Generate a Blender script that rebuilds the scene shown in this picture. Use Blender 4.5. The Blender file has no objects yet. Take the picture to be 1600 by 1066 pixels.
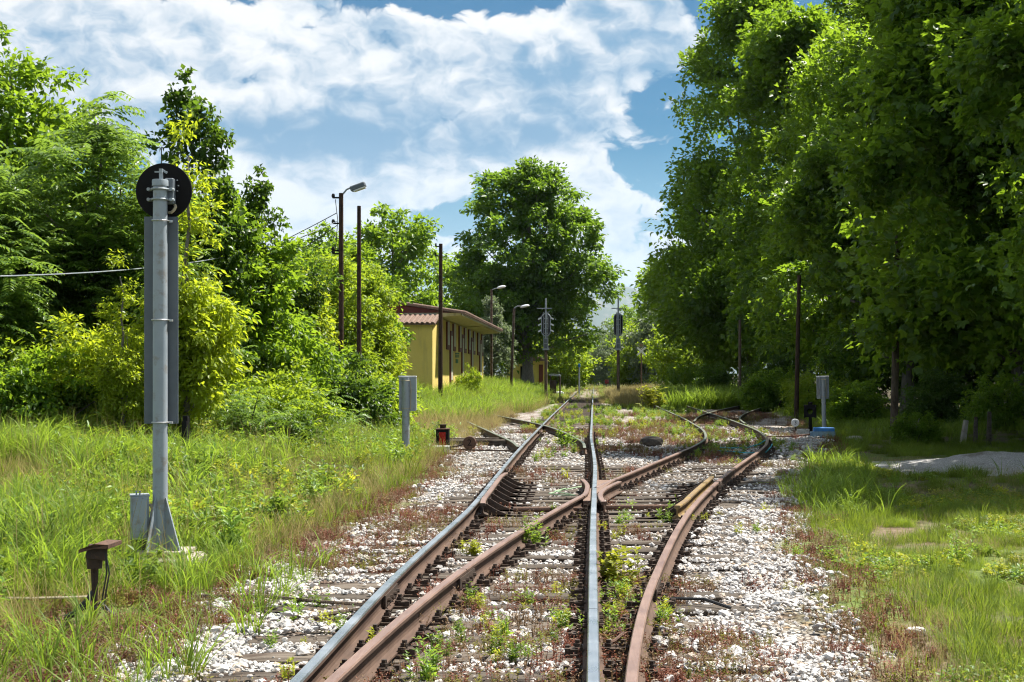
import bpy, bmesh, math, random
import numpy as np
from mathutils import Vector, Matrix, Euler

# ------------------------------------------------------------------ camera, sky, sun, exposure
scene = bpy.context.scene
CAM_H, F, VPX, HY = 1.72, 2222.0, 927.0, 585.0      # eye height, focal length (px), vanishing point of the straight track
cam_d = bpy.data.cameras.new("camera")
cam = bpy.data.objects.new("camera", cam_d)
scene.collection.objects.link(cam)
cam.location = (0, 0, CAM_H)
cam.rotation_euler = (math.radians(90), 0, 0)
cam_d.sensor_width = 36
cam_d.lens = F / 1600 * 36
cam_d.shift_x = -(VPX - 800) / 1600
cam_d.shift_y = (HY - 533) / 1600
cam_d.clip_start = 0.1
cam_d.clip_end = 40000
scene.camera = cam

SUN_AZ, SUN_EL = math.radians(55), math.radians(62)   # right of the view direction, above the horizon
sd = Vector((math.sin(SUN_AZ) * math.cos(SUN_EL), math.cos(SUN_AZ) * math.cos(SUN_EL), math.sin(SUN_EL)))
sun_d = bpy.data.lights.new("sun", 'SUN')
sun_d.energy = 5.0
sun_d.angle = math.radians(0.55)
sun_d.color = (1.0, 0.95, 0.86)
sun = bpy.data.objects.new("sun", sun_d)
scene.collection.objects.link(sun)
sun.rotation_euler = (-sd).to_track_quat('-Z', 'Y').to_euler()

vs = scene.view_settings
vs.view_transform = 'Standard'; vs.look = 'None'; vs.gamma = 1; vs.exposure = 1.22
vs.use_curve_mapping = False
cy = scene.cycles
cy.max_bounces = 4; cy.diffuse_bounces = 1; cy.glossy_bounces = 2; cy.transmission_bounces = 3
cy.transparent_max_bounces = 4; cy.caustics_reflective = False; cy.caustics_refractive = False
cy.sample_clamp_indirect = 4.0
cy.use_denoising = True; cy.filter_width = 1.15
cy.use_adaptive_sampling = True; cy.adaptive_threshold = 0.02
try:
    cy.denoiser = 'OPENIMAGEDENOISE'
except Exception:
    pass

class NT:
    """small helper for writing node trees"""
    def __init__(s, tree): s.t = tree
    def n(s, typ, **kw):
        nd = s.t.nodes.new(typ)
        for k, v in kw.items():
            setattr(nd, k, v)
        return nd
    def put(s, sock, v):
        if v is None: return
        if hasattr(v, 'is_output'):
            s.t.links.new(v, sock)
        else:
            if hasattr(sock.default_value, '__len__') and not hasattr(v, '__len__'):
                v = [v] * len(sock.default_value)
            if hasattr(v, '__len__') and len(sock.default_value) == 4 and len(v) == 3:
                v = tuple(v) + (1,)
            sock.default_value = v
    def m(s, op, a, b=None, c=None, clamp=False):
        nd = s.n('ShaderNodeMath', operation=op); nd.use_clamp = clamp
        for i, v in enumerate((a, b, c)):
            if v is not None: s.put(nd.inputs[i], v)
        return nd.outputs[0]
    def vm(s, op, a, b=None):
        nd = s.n('ShaderNodeVectorMath', operation=op)
        s.put(nd.inputs[0], a)
        if b is not None: s.put(nd.inputs[1], b)
        return nd.outputs['Value'] if op in ('DOT_PRODUCT', 'LENGTH') else nd.outputs['Vector']
    def mr(s, v, a, b, c=0.0, d=1.0, smooth=False):
        nd = s.n('ShaderNodeMapRange'); nd.clamp = True
        if smooth: nd.interpolation_type = 'SMOOTHSTEP'
        s.put(nd.inputs[0], v)
        for i, x in enumerate((a, b, c, d)): s.put(nd.inputs[i + 1], x)
        return nd.outputs[0]
    def mix(s, f, a, b, blend='MIX'):
        nd = s.n('ShaderNodeMix', data_type='RGBA', blend_type=blend)
        s.put(nd.inputs[0], f); s.put(nd.inputs[6], a); s.put(nd.inputs[7], b)
        return nd.outputs[2]
    def noise(s, vec, scale=5, detail=4, rough=0.55, dist=0.0, dim='3D'):
        nd = s.n('ShaderNodeTexNoise', noise_dimensions=dim)
        if vec is not None: s.put(nd.inputs['Vector'], vec)
        nd.inputs['Scale'].default_value = scale; nd.inputs['Detail'].default_value = detail
        nd.inputs['Roughness'].default_value = rough; nd.inputs['Distortion'].default_value = dist
        return nd.outputs[0]
    def voro(s, vec, scale=5, feature='F1', out='Distance', rnd=1.0):
        nd = s.n('ShaderNodeTexVoronoi', feature=feature)
        if vec is not None: s.put(nd.inputs['Vector'], vec)
        nd.inputs['Scale'].default_value = scale; nd.inputs['Randomness'].default_value = rnd
        return nd.outputs[out]
    def attr(s, name, out='Fac'):
        nd = s.n('ShaderNodeAttribute', attribute_name=name)
        return nd.outputs[out]

# ---- world: clear-air sky with a bank of cumulus, continuing all the way round
world = bpy.data.worlds.new("World"); scene.world = world
world.use_nodes = True
world.cycles.sampling_method = 'MANUAL'; world.cycles.sample_map_resolution = 256
wt = world.node_tree; wt.nodes.clear()

def cloud_detail():
    g = bpy.data.node_groups.new('cloud_detail', 'ShaderNodeTree')
    g.interface.new_socket('P', in_out='INPUT', socket_type='NodeSocketVector')
    g.interface.new_socket('Billow', in_out='OUTPUT', socket_type='NodeSocketFloat')
    N = NT(g)
    gi = N.n('NodeGroupInput'); go = N.n('NodeGroupOutput')
    P = gi.outputs[0]
    low = N.noise(P, 0.9, 3, 0.55, dim='2D')
    v1 = N.n('ShaderNodeTexVoronoi', voronoi_dimensions='2D', feature='F1'); N.put(v1.inputs['Vector'], P)
    v1.inputs['Scale'].default_value = 2.7; v1.inputs['Detail'].default_value = 3.0; v1.inputs['Roughness'].default_value = 0.55
    v1.inputs['Lacunarity'].default_value = 2.2; v1.normalize = True
    d = N.m('MULTIPLY', N.m('SUBTRACT', low, 0.5), 1.5)
    d = N.m('SUBTRACT', d, N.m('MULTIPLY', N.m('SUBTRACT', v1.outputs['Distance'], 0.33), 1.15))
    N.put(go.inputs[0], d)
    return g
def cloud_cover(N, uv):
    blobs = [(70, 85, 190, 60, 1.05), (210, 130, 190, 70, .9), (340, 170, 170, 65, .8), (480, 60, 90, 80, 1.1), (430, 140, 160, 80, .9),
             (640, 105, 150, 60, 1.0), (745, 130, 120, 65, .95), (560, 180, 230, 55, .95), (930, 40, 90, 80, 1.15), (905, 130, 110, 60, .9), (1050, 60, 80, 90, .85),
             (420, 222, 260, 30, .95), (700, 210, 200, 32, .85), (590, 285, 170, 42, .95), (690, 305, 60, 38, .7), (950, 290, 110, 65, .95), (1000, 400, 90, 70, .85),
             (400, 265, 130, 30, .75), (150, 230, 200, 60, .6), (480, 350, 110, 24, .62), (720, 380, 300, 30, .45), (310, -5, 95, 24, -.9), (700, -8, 150, 34, -1.0), (830, 30, 40, 40, -.35)]
    tot = None
    for px, py, rx, ry, a in blobs:
        d = N.vm('MULTIPLY', N.vm('SUBTRACT', uv, ((px - VPX) / F, (HY - py) / F, 0)), (F / rx, F / ry, 0))
        e = N.m('MULTIPLY', N.m('EXPONENT', N.m('MULTIPLY', N.vm('DOT_PRODUCT', d, d), -0.9)), a)
        tot = e if tot is None else N.m('ADD', tot, e)
    # the rest of the sky: loose cumulus of the same kind, from one wide noise
    sep = N.n('ShaderNodeSeparateXYZ'); N.put(sep.inputs[0], uv)
    wide = N.noise(N.vm('MULTIPLY', uv, (3.0, 5.5, 1.0)), 1.0, 2, 0.55, dim='2D')
    away = N.mr(N.m('ABSOLUTE', N.m('ADD', sep.outputs[0], 0.06)), 0.40, 0.62)
    aw = N.m('MAXIMUM', away, N.mr(sep.outputs[1], 0.27, 0.42))
    gen = N.m('MULTIPLY', N.m('MULTIPLY', N.m('SUBTRACT', wide, 0.36), 3.4), aw)
    return N.m('MINIMUM', N.m('ADD', tot, gen), 1.15)

CL_BIAS, CL_S = 0.60, 0.445
def build_world():
    N = NT(wt)
    out = N.n('ShaderNodeOutputWorld'); bg = N.n('ShaderNodeBackground')
    sky = N.n('ShaderNodeTexSky', sky_type='NISHITA'); sky.sun_disc = False
    sky.sun_elevation = SUN_EL; sky.sun_rotation = SUN_AZ
    sky.air_density = 1.0; sky.dust_density = 0.25; sky.ozone_density = 2.2; sky.altitude = 150
    tc = N.n('ShaderNodeTexCoord'); sep = N.n('ShaderNodeSeparateXYZ'); N.put(sep.inputs[0], tc.outputs['Generated'])
    u = N.m('ARCTAN2', sep.outputs[0], sep.outputs[1])
    v = N.m('ARCSINE', sep.outputs[2])
    cmb = N.n('ShaderNodeCombineXYZ'); N.put(cmb.inputs[0], u); N.put(cmb.inputs[1], v)
    uv = cmb.outputs[0]
    grp = cloud_detail(); cov = N.m('MULTIPLY', cloud_cover(N, uv), 0.62)
    P = N.vm('MULTIPLY', uv, (9.0, 13.0, 1.0))
    warp = N.n('ShaderNodeTexNoise', noise_dimensions='2D'); N.put(warp.inputs['Vector'], P); warp.inputs['Scale'].default_value = 3.0
    warp.inputs['Detail'].default_value = 3
    P = N.vm('ADD', P, N.vm('MULTIPLY', N.vm('SUBTRACT', warp.outputs['Color'], (0.5, 0.5, 0.5)), (0.30, 0.24, 0)))
    def dens(off):
        g = N.n('ShaderNodeGroup'); g.node_tree = grp
        N.put(g.inputs[0], N.vm('ADD', P, off) if off else P)
        return g.outputs[0]
    n0 = dens(None); n1 = dens((0.05, 0.13, 0))
    fine = N.m('MULTIPLY', N.m('SUBTRACT', N.noise(P, 5.0, 5, 0.62, dim='2D'), 0.5), 0.42)
    d0 = N.m('ADD', N.m('ADD', cov, n0), fine)
    mask = N.mr(d0, 0.18, 0.38, smooth=True)
    mask = N.m('MULTIPLY', mask, N.mr(v, 0.0, 0.05, 0.35, 1.0))
    lit = N.m('MULTIPLY', N.m('SUBTRACT', n0, n1), 1.75)
    thick = N.mr(d0, 0.30, 0.95, 0.0, 0.46)
    soft = N.m('MULTIPLY', N.m('SUBTRACT', N.noise(P, 0.55, 3, .5, dim='2D'), .5), 2.2)      # broad shaded hollows
    lit = N.m('SUBTRACT', N.m('ADD', N.m('ADD', lit, soft), CL_BIAS), thick)
    for px, py, rx, ry, a in ((430, 232, 330, 34, .55), (700, 222, 200, 34, .5), (860, 150, 60, 55, .55), (890, 205, 90, 25, .3), (200, 190, 200, 55, .35), (330, 120, 90, 50, .25)):   # flat shaded bases
        dd = N.vm('MULTIPLY', N.vm('SUBTRACT', uv, ((px - VPX) / F, (HY - py) / F, 0)), (F / rx, F / ry, 0))
        lit = N.m('SUBTRACT', lit, N.m('MULTIPLY', N.m('EXPONENT', N.m('MULTIPLY', N.vm('DOT_PRODUCT', dd, dd), -1.0)), a))
    lit = N.mr(lit, -0.55, 0.85, smooth=True)
    S = CL_S / 0.1
    ccol = N.mix(lit, (0.17 * S, 0.36 * S, 0.56 * S), (1.0 * S, 0.995 * S, 0.99 * S))
    ccol = N.mix(N.m('MULTIPLY', N.mr(v, 0.165, 0.06), 0.5), ccol, (0.66 * S, 0.84 * S, 1.0 * S))
    hsv = N.n('ShaderNodeHueSaturation'); hsv.inputs['Saturation'].default_value = 2.15; hsv.inputs['Value'].default_value = 0.29; hsv.inputs['Hue'].default_value = 0.492
    N.put(hsv.inputs['Color'], sky.outputs[0])
    skyc = hsv.outputs[0]
    # thin high veil, whiter to the horizon
    veil = N.m('ADD', N.m('MULTIPLY', N.mr(v, 0.16, 0.05), 0.62), N.m('MULTIPLY', N.mr(v, 0.05, 0.0), 0.2))
    skyc = N.mix(veil, skyc, (0.52 * S, 0.80 * S, 1.02 * S))
    col = N.mix(mask, skyc, ccol)
    N.put(bg.inputs[0], col); bg.inputs[1].default_value = 0.1
    wt.links.new(bg.outputs[0], out.inputs[0])
build_world()

# ------------------------------------------------------------------ helpers
random.seed(11)
RNG = np.random.default_rng(7)
COL = scene.collection

def at(px, py, d):
    return Vector(((px - VPX) / F * d, d, CAM_H - (py - HY) / F * d))

def vnoise(x, y, seed=0):
    """smooth value noise in [0,1]"""
    x = np.asarray(x, float); y = np.asarray(y, float)
    xi = np.floor(x).astype(np.int64); yi = np.floor(y).astype(np.int64)
    fx = x - xi; fy = y - yi
    fx = fx * fx * (3 - 2 * fx); fy = fy * fy * (3 - 2 * fy)
    def h(a, b):
        n = (a * 374761393 + b * 668265263 + seed * 974711) & 0xFFFFFFFF
        n = ((n ^ (n >> 13)) * 1274126177) & 0xFFFFFFFF
        return ((n ^ (n >> 16)) & 0xFFFF) / 65535.0
    return (h(xi, yi) * (1 - fx) + h(xi + 1, yi) * fx) * (1 - fy) + (h(xi, yi + 1) * (1 - fx) + h(xi + 1, yi + 1) * fx) * fy
def fbm(x, y, seed=0, o=4):
    t = 0; a = 0.5; s = 0
    for k in range(o):
        t = t + a * vnoise(np.asarray(x) * 2 ** k, np.asarray(y) * 2 ** k, seed + k * 17); s += a; a *= 0.5
    return t / s
def sst(a, b, x):
    t = np.clip((np.asarray(x, float) - a) / (b - a), 0, 1)
    return t * t * (3 - 2 * t)

def mesh_np(name, verts, tris=None, quads=None, attrs=None, smooth=False, mat_idx=None):
    me = bpy.data.meshes.new(name)
    verts = np.asarray(verts, np.float32).reshape(-1, 3)
    me.vertices.add(len(verts)); me.vertices.foreach_set('co', verts.ravel())
    fl = []; sizes = []
    if tris is not None and len(tris):
        fl.append(np.asarray(tris, np.int32).ravel()); sizes.append(np.full(len(tris), 3, np.int32))
    if quads is not None and len(quads):
        fl.append(np.asarray(quads, np.int32).ravel()); sizes.append(np.full(len(quads), 4, np.int32))
    if fl:
        idx = np.concatenate(fl); sz = np.concatenate(sizes)
        me.loops.add(len(idx)); me.loops.foreach_set('vertex_index', idx)
        me.polygons.add(len(sz))
        st = np.concatenate([[0], np.cumsum(sz)[:-1]]).astype(np.int32)
        me.polygons.foreach_set('loop_start', st)
        if smooth: me.polygons.foreach_set('use_smooth', np.ones(len(sz), bool))
        if mat_idx is not None: me.polygons.foreach_set('material_index', np.asarray(mat_idx, np.int32))
    for k, a in (attrs or {}).items():
        a = np.asarray(a)
        if a.ndim == 1:
            at_ = me.attributes.new(k, 'INT' if a.dtype.kind == 'i' else 'FLOAT', 'POINT')
            at_.data.foreach_set('value', a.astype(np.int32 if a.dtype.kind == 'i' else np.float32))
        else:
            at_ = me.attributes.new(k, 'FLOAT_VECTOR', 'POINT'); at_.data.foreach_set('vector', a.astype(np.float32).ravel())
    me.update(calc_edges=True)
    return me

def tag(o, label=None, cat=None, group=None, kind=None):
    if label: o['label'] = label
    if cat: o['category'] = cat
    if group: o['group'] = group
    if kind: o['kind'] = kind
    return o

def link(name, me, mats=None, parent=None, loc=(0, 0, 0), rot=(0, 0, 0)):
    o = bpy.data.objects.new(name, me)
    COL.objects.link(o)
    if mats is not None and me is not None and not len(me.materials):
        for m in (mats if isinstance(mats, (list, tuple)) else [mats]): me.materials.append(m)
    o.location = loc; o.rotation_euler = rot
    if parent: o.parent = parent
    return o

def thing(name, label, cat, loc=(0, 0, 0), rz=0.0, group=None):
    o = bpy.data.objects.new(name, None); COL.objects.link(o)
    o.empty_display_size = 0.2
    o.location = loc; o.rotation_euler = (0, 0, rz)
    return tag(o, label, cat, group)

class MB:
    """collects shapes into one mesh"""
    def __init__(s): s.v = []; s.f = []; s.mi = []; s.cur = 0
    def add(s, vs_, fs_):
        b = len(s.v); s.v += [tuple(x) for x in vs_]; s.f += [tuple(b + i for i in f) for f in fs_]; s.mi += [s.cur] * len(fs_)
    def box(s, c, size, rot=None, taper=1.0, bev=0.0):
        x, y, z = [a / 2 for a in size]
        R = Euler(rot).to_matrix() if rot is not None else None
        c = Vector(c)
        if bev > 0:
            bm = bmesh.new(); bmesh.ops.create_cube(bm, size=1.0)
            for v in bm.verts:
                t = taper if v.co.z > 0 else 1
                v.co = Vector((v.co.x * size[0] * t, v.co.y * size[1] * t, v.co.z * size[2]))
            bmesh.ops.bevel(bm, geom=list(bm.edges), offset=bev, segments=1, affect='EDGES')
            bm.verts.index_update()
            P = [(R @ v.co if R else v.co) + c for v in bm.verts]
            s.add(P, [[v.index for v in f.verts] for f in bm.faces]); bm.free(); return
        P = []
        for dz in (-z, z):
            t = taper if dz > 0 else 1
            for dx, dy in ((-x, -y), (x, -y), (x, y), (-x, y)):
                p = Vector((dx * t, dy * t, dz)); P.append((R @ p if R else p) + c)
        s.add(P, [(3, 2, 1, 0), (4, 5, 6, 7), (0, 1, 5, 4), (1, 2, 6, 5), (2, 3, 7, 6), (3, 0, 4, 7)])
    def tube(s, pts, r, n=8, caps=True):
        pts = [Vector(p) for p in pts]
        rs = r if hasattr(r, '__len__') else [r] * len(pts)
        rings = []; up = None
        for i, p in enumerate(pts):
            t = (pts[min(i + 1, len(pts) - 1)] - pts[max(i - 1, 0)])
            if t.length < 1e-9: t = Vector((0, 0, 1))
            t.normalize()
            if up is None:
                up = Vector((0, 0, 1)) if abs(t.z) < 0.9 else Vector((0, 1, 0))
            a = t.cross(up)
            if a.length < 1e-6: a = t.cross(Vector((1, 0, 0)))
            a.normalize(); b = a.cross(t).normalized(); up = b
            rings.append([p + (a * math.cos(2 * math.pi * k / n) + b * math.sin(2 * math.pi * k / n)) * rs[i] for k in range(n)])
        V = [v for r_ in rings for v in r_]; Fc = []
        for i in range(len(pts) - 1):
            for k in range(n):
                k2 = (k + 1) % n
                Fc.append((i * n + k, i * n + k2, (i + 1) * n + k2, (i + 1) * n + k))
        if caps:
            Fc.append(tuple(range(n - 1, -1, -1))); Fc.append(tuple((len(pts) - 1) * n + k for k in range(n)))
        s.add(V, Fc)
    def cyl(s, a, b, r0, r1=None, n=16): s.tube([a, b], [r0, r0 if r1 is None else r1], n)
    def lathe(s, prof, c=(0, 0, 0), axis='Z', n=24):
        c = Vector(c); V = []; Fc = []; m = len(prof)
        for k in range(n):
            a = 2 * math.pi * k / n
            for r, h in prof:
                if axis == 'Z': p = Vector((r * math.cos(a), r * math.sin(a), h))
                elif axis == 'Y': p = Vector((r * math.cos(a), h, r * math.sin(a)))
                else: p = Vector((h, r * math.cos(a), r * math.sin(a)))
                V.append(p + c)
        for k in range(n):
            k2 = (k + 1) % n
            for i in range(m - 1):
                Fc.append((k * m + i, k2 * m + i, k2 * m + i + 1, k * m + i + 1))
        s.add(V, Fc)
    def prism(s, poly, a, b):
        """poly: 3-D points of one outline; extruded by vector b-a"""
        d = Vector(b) - Vector(a); P = [Vector(p) for p in poly]; n = len(P)
        s.add(P + [p + d for p in P], [tuple(range(n - 1, -1, -1)), tuple(range(n, 2 * n))] + [(i, (i + 1) % n, (i + 1) % n + n, i + n) for i in range(n)])
    def mesh(s, name, smooth=False, autosmooth=None):
        me = bpy.data.meshes.new(name); me.from_pydata([tuple(v) for v in s.v], [], s.f)
        if any(s.mi): me.polygons.foreach_set('material_index', s.mi)
        bm = bmesh.new(); bm.from_mesh(me); bmesh.ops.recalc_face_normals(bm, faces=bm.faces); 
        if autosmooth is not None:
            for f in bm.faces: f.smooth = True
            for e in bm.edges:
                if len(e.link_faces) == 2 and e.calc_face_angle(0) > autosmooth: e.smooth = False
        bm.to_mesh(me); bm.free()
        if smooth: me.polygons.foreach_set('use_smooth', [True] * len(me.polygons))
        me.update(); return me
    def build(s, name, mats, parent=None, loc=(0, 0, 0), rot=(0, 0, 0), smooth=False):
        return link(name, s.mesh(name, autosmooth=0.7 if smooth else None), mats, parent, loc, rot)

# ------------------------------------------------------------------ materials
def new_mat(name):
    m = bpy.data.materials.new(name); m.use_nodes = True
    t = m.node_tree; t.nodes.clear()
    N = NT(t); out = N.n('ShaderNodeOutputMaterial'); b = N.n('ShaderNodeBsdfPrincipled')
    t.links.new(b.outputs[0], out.inputs[0])
    return m, N, b, out

def bump(N, b, h, strength=0.3, dist=0.01):
    nd = N.n('ShaderNodeBump'); nd.inputs['Strength'].default_value = strength; nd.inputs['Distance'].default_value = dist
    N.put(nd.inputs['Height'], h); N.put(b.inputs['Normal'], nd.outputs[0])

def surf(name, c1, c2, c3=None, scale=6, rough=0.6, metal=0.0, detail=6, bumps=0.25, bscale=None, spec=0.4, coord='Object', dirt=None, rnd=0.0):
    """two- or three-tone worn surface"""
    m, N, b, out = new_mat(name)
    tc = N.n('ShaderNodeTexCoord'); v = tc.outputs[coord]
    n1 = N.noise(v, scale, detail, 0.6)
    col = N.mix(N.mr(n1, 0.35, 0.65), c1, c2)
    if c3 is not None:
        n2 = N.noise(N.vm('ADD', v, (3.7, 1.3, 9.1)), scale * 2.3, detail, 0.65)
        col = N.mix(N.mr(n2, 0.54, 0.66), col, c3)
    if rnd:
        oi = N.n('ShaderNodeObjectInfo')
        col = N.mix(1.0, col, N.mr(oi.outputs['Random'], 0, 1, 1 - rnd, 1 + rnd), 'MULTIPLY')
    N.put(b.inputs['Base Color'], col)
    N.put(b.inputs['Roughness'], N.mr(n1, 0.3, 0.7, rough - 0.1, min(1, rough + 0.1)))
    b.inputs['Metallic'].default_value = metal; b.inputs['Specular IOR Level'].default_value = spec
    if bumps: bump(N, b, N.noise(v, bscale or scale * 5, 5, 0.65), bumps, 0.01)
    return m

def leaf_mat(name, c_dark, c_light, c_trans, trans=0.45, rough=0.42, spec=0.35, inst=False):
    """leaf: reflecting + light passing through, colour varies leaf by leaf"""
    m, N, b, out = new_mat(name)
    r = N.attr('rnd')
    col = N.mix(r, c_dark, c_light)
    tcol = N.mix(r, [x * 0.75 for x in c_trans], c_trans)
    if inst:
        oi = N.n('ShaderNodeObjectInfo')
        k = N.mr(oi.outputs['Random'], 0, 1, 0.7, 1.25)
        col = N.mix(1.0, col, k, 'MULTIPLY'); tcol = N.mix(1.0, tcol, k, 'MULTIPLY')
    N.put(b.inputs['Base Color'], col); b.inputs['Roughness'].default_value = rough
    b.inputs['Specular IOR Level'].default_value = spec
    tr = N.n('ShaderNodeBsdfTranslucent'); N.put(tr.inputs[0], tcol)
    mx = N.n('ShaderNodeMixShader'); mx.inputs[0].default_value = trans
    N.t.links.new(b.outputs[0], mx.inputs[1]); N.t.links.new(tr.outputs[0], mx.inputs[2])
    N.t.links.new(mx.outputs[0], out.inputs[0])
    return m

M = {}
M['galv'] = surf('grey_paint', (.265, .305, .34), (.31, .345, .375), (.235, .225, .21), 3.2, .45, 0.0, detail=8, bumps=.03, spec=.5)
M['galv_dark'] = surf('dark_grey_paint', (.10, .12, .14), (.13, .15, .17), None, 4, .5, 0.0, bumps=.03)
M['black'] = surf('black_paint', (.006, .006, .007), (.011, .010, .010), None, 6, .75, bumps=.05, spec=.15)
M['rust'] = surf('rusty_steel', (.085, .045, .03), (.13, .07, .045), (.05, .03, .022), 14, .8, 0.0, bumps=.5, bscale=70, coord='Object')
M['rust_dark'] = surf('dark_rusty_steel', (.035, .024, .018), (.06, .038, .026), (.09, .05, .03), 16, .8, 0.0, bumps=.5, bscale=80)
M['rust_pale'] = surf('pale_rusty_steel', (.17, .105, .075), (.22, .14, .10), (.12, .07, .05), 10, .6, 0.0, bumps=.25, bscale=50)
M['weight'] = surf('weathered_white_enamel', (.45, .45, .42), (.60, .60, .57), (.2, .16, .12), 9, .6, bumps=.15)
M['white'] = surf('white_enamel', (.62, .64, .66), (.72, .73, .74), None, 5, .4, bumps=.05)
M['concrete'] = surf('concrete', (.32, .28, .23), (.42, .38, .32), (.20, .17, .13), 4, .9, bumps=.5, bscale=40)
M['bluep'] = surf('blue_paint', (.02, .16, .45), (.03, .20, .52), (.05, .17, .36), 6, .45, bumps=.1)
M['bluegrey'] = surf('blue_grey_paint', (.16, .27, .36), (.20, .32, .42), (.14, .2, .25), 6, .5, bumps=.1)
M['redglass'] = surf('red_glass', (.28, .006, .006), (.34, .01, .008), None, 4, .25, bumps=.0)
M['cable'] = surf('black_cable', (.02, .02, .022), (.035, .035, .035), None, 8, .6, bumps=.1)
M['hose'] = surf('turquoise_cord', (.03, .36, .42), (.05, .42, .48), None, 8, .5, bumps=0)
M['palegreen'] = surf('pale_green_cord', (.25, .38, .22), (.32, .45, .28), None, 8, .6, bumps=0)
M['yellow'] = surf('worn_yellow_paint', (.18, .125, .075), (.26, .17, .045), (.14, .095, .065), 5, .6, bumps=.3, bscale=40)
M['conduit'] = surf('cream_conduit', (.42, .36, .24), (.5, .42, .3), None, 8, .5, bumps=.1)
M['bolt'] = surf('zinc_bolt', (.45, .46, .47), (.55, .55, .55), None, 8, .35, .6, bumps=0)

def wood_mat(name, c1, c2, c3, axis=0, rnd=.3):
    m, N, b, out = new_mat(name)
    tc = N.n('ShaderNodeTexCoord'); oi = N.n('ShaderNodeObjectInfo')
    st = [22, 22, 22]; st[axis] = 1.2
    v = N.vm('MULTIPLY', N.vm('ADD', tc.outputs['Object'], N.vm('MULTIPLY', oi.outputs['Location'], (.37, .37, .37))), tuple(st))
    g = N.noise(v, 1.6, 6, 0.62, 0.4)
    crack = N.noise(N.vm('MULTIPLY', v, (1, 1, 1)), 3.0, 3, 0.5)
    col = N.mix(N.mr(g, .3, .7), c1, c2)
    col = N.mix(N.mr(N.noise(tc.outputs['Object'], 5, 4), .52, .66), col, c3)
    col = N.mix(N.mr(crack, .40, .34), col, (.012, .009, .007))
    col = N.mix(1.0, col, N.mr(oi.outputs['Random'], 0, 1, 1 - rnd, 1 + rnd), 'MULTIPLY')
    N.put(b.inputs['Base Color'], col); b.inputs['Roughness'].default_value = .85; b.inputs['Specular IOR Level'].default_value = .25
    bump(N, b, N.m('ADD', g, N.m('MULTIPLY', N.mr(crack, .40, .34), -0.8)), .8, .02)
    return m
M['sleeper'] = wood_mat('weathered_sleeper_wood', (.075, .058, .045), (.15, .125, .10), (.055, .038, .028))
M['pole_wood'] = wood_mat('tarred_pole_wood', (.045, .025, .017), (.075, .042, .028), (.03, .018, .013), axis=2, rnd=.1)
M['grey_pole'] = wood_mat('grey_pole_wood', (.10, .075, .055), (.16, .12, .09), (.07, .05, .035), axis=2, rnd=.1)

def bark_mat(name, c1, c2):
    m, N, b, out = new_mat(name)
    tc = N.n('ShaderNodeTexCoord')
    v = N.vm('MULTIPLY', tc.outputs['Object'], (9, 9, 2.0))
    g = N.noise(v, 2, 6, .65, .3)
    N.put(b.inputs['Base Color'], N.mix(N.mr(g, .35, .65), c1, c2)); b.inputs['Roughness'].default_value = .9
    bump(N, b, g, .8, .03); return m
M['bark'] = bark_mat('bark', (.035, .026, .02), (.10, .08, .062))
M['bark_pale'] = bark_mat('pale_bark', (.09, .08, .065), (.2, .18, .15))

def rail_mat(name, base, base2, rough, metal, spec=.5):
    m, N, b, out = new_mat(name)
    geo = N.n('ShaderNodeNewGeometry')
    v = N.vm('MULTIPLY', geo.outputs['Position'], (60, 3, 20))
    n = N.noise(v, 1, 5, .6); n2 = N.noise(geo.outputs['Position'], 2.5, 5, .6)
    N.put(b.inputs['Base Color'], N.mix(N.mr(N.m('ADD', N.m('MULTIPLY', n, .5), N.m('MULTIPLY', n2, .5)), .38, .62), base, base2))
    N.put(b.inputs['Roughness'], N.mr(n2, .3, .7, rough - .07, rough + .1)); b.inputs['Metallic'].default_value = metal
    b.inputs['Specular IOR Level'].default_value = spec
    bump(N, b, N.noise(geo.outputs['Position'], 90, 4, .6), .12, .004)
    return m
M['rail_shiny'] = rail_mat('polished_rail_head', (.42, .46, .50), (.52, .56, .60), .30, .85)
M['rail_brown'] = rail_mat('brown_rail_head', (.20, .125, .10), (.27, .18, .145), .42, .25)
M['rail_side'] = rail_mat('rusty_rail_side', (.062, .036, .025), (.11, .068, .048), .8, .0, .3)  # rust, with the shadow under the rail head darkened into the colour
M['rail_far'] = rail_mat('dull_rail_head', (.16, .17, .13), (.24, .26, .2), .4, .5)
# ------------------------------------------------------------------ track lines (x as a function of distance y)
def hermite(pts):
    P = np.array(pts, float); X = P[:, 0]; Y = P[:, 1]
    d = np.gradient(Y, X)
    def f(t):
        t = np.asarray(t, float); tc = np.clip(t, X[0], X[-1])
        i = np.clip(np.searchsorted(X, tc) - 1, 0, len(X) - 2)
        h = X[i + 1] - X[i]; s = (tc - X[i]) / h
        r = (2 * s**3 - 3 * s**2 + 1) * Y[i] + (s**3 - 2 * s**2 + s) * h * d[i] + (-2 * s**3 + 3 * s**2) * Y[i + 1] + (s**3 - s**2) * h * d[i + 1]
        return r + (t - tc) * np.where(t < X[0], d[0], d[-1])
    return f
ML = hermite([(2, -1.50), (7.2, -1.505), (10.8, -1.52), (16.8, -1.43), (21, -1.47), (26.5, -1.52), (43, -1.56), (80, -1.52), (140, -1.45), (260, -1.3)])
MR = hermite([(2, 0.0), (7.2, 0.0), (15, 0.0), (19, 0.015), (24, 0.03), (29, 0.0), (34, -0.045), (45, -0.05), (80, -0.04), (140, 0.03), (260, .2)])
BL = hermite([(2, -1.43), (5, -1.40), (7.16, -1.33), (10.76, -1.09), (13.6, -.78), (16.8, -.355), (18.3, -.13), (19.4, 0.03), (23, .70), (28, 1.66), (31, 2.22), (34, 2.66), (38, 2.98), (46, 3.16), (60, 3.14), (74, 3.07), (90, 3.0)])
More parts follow.
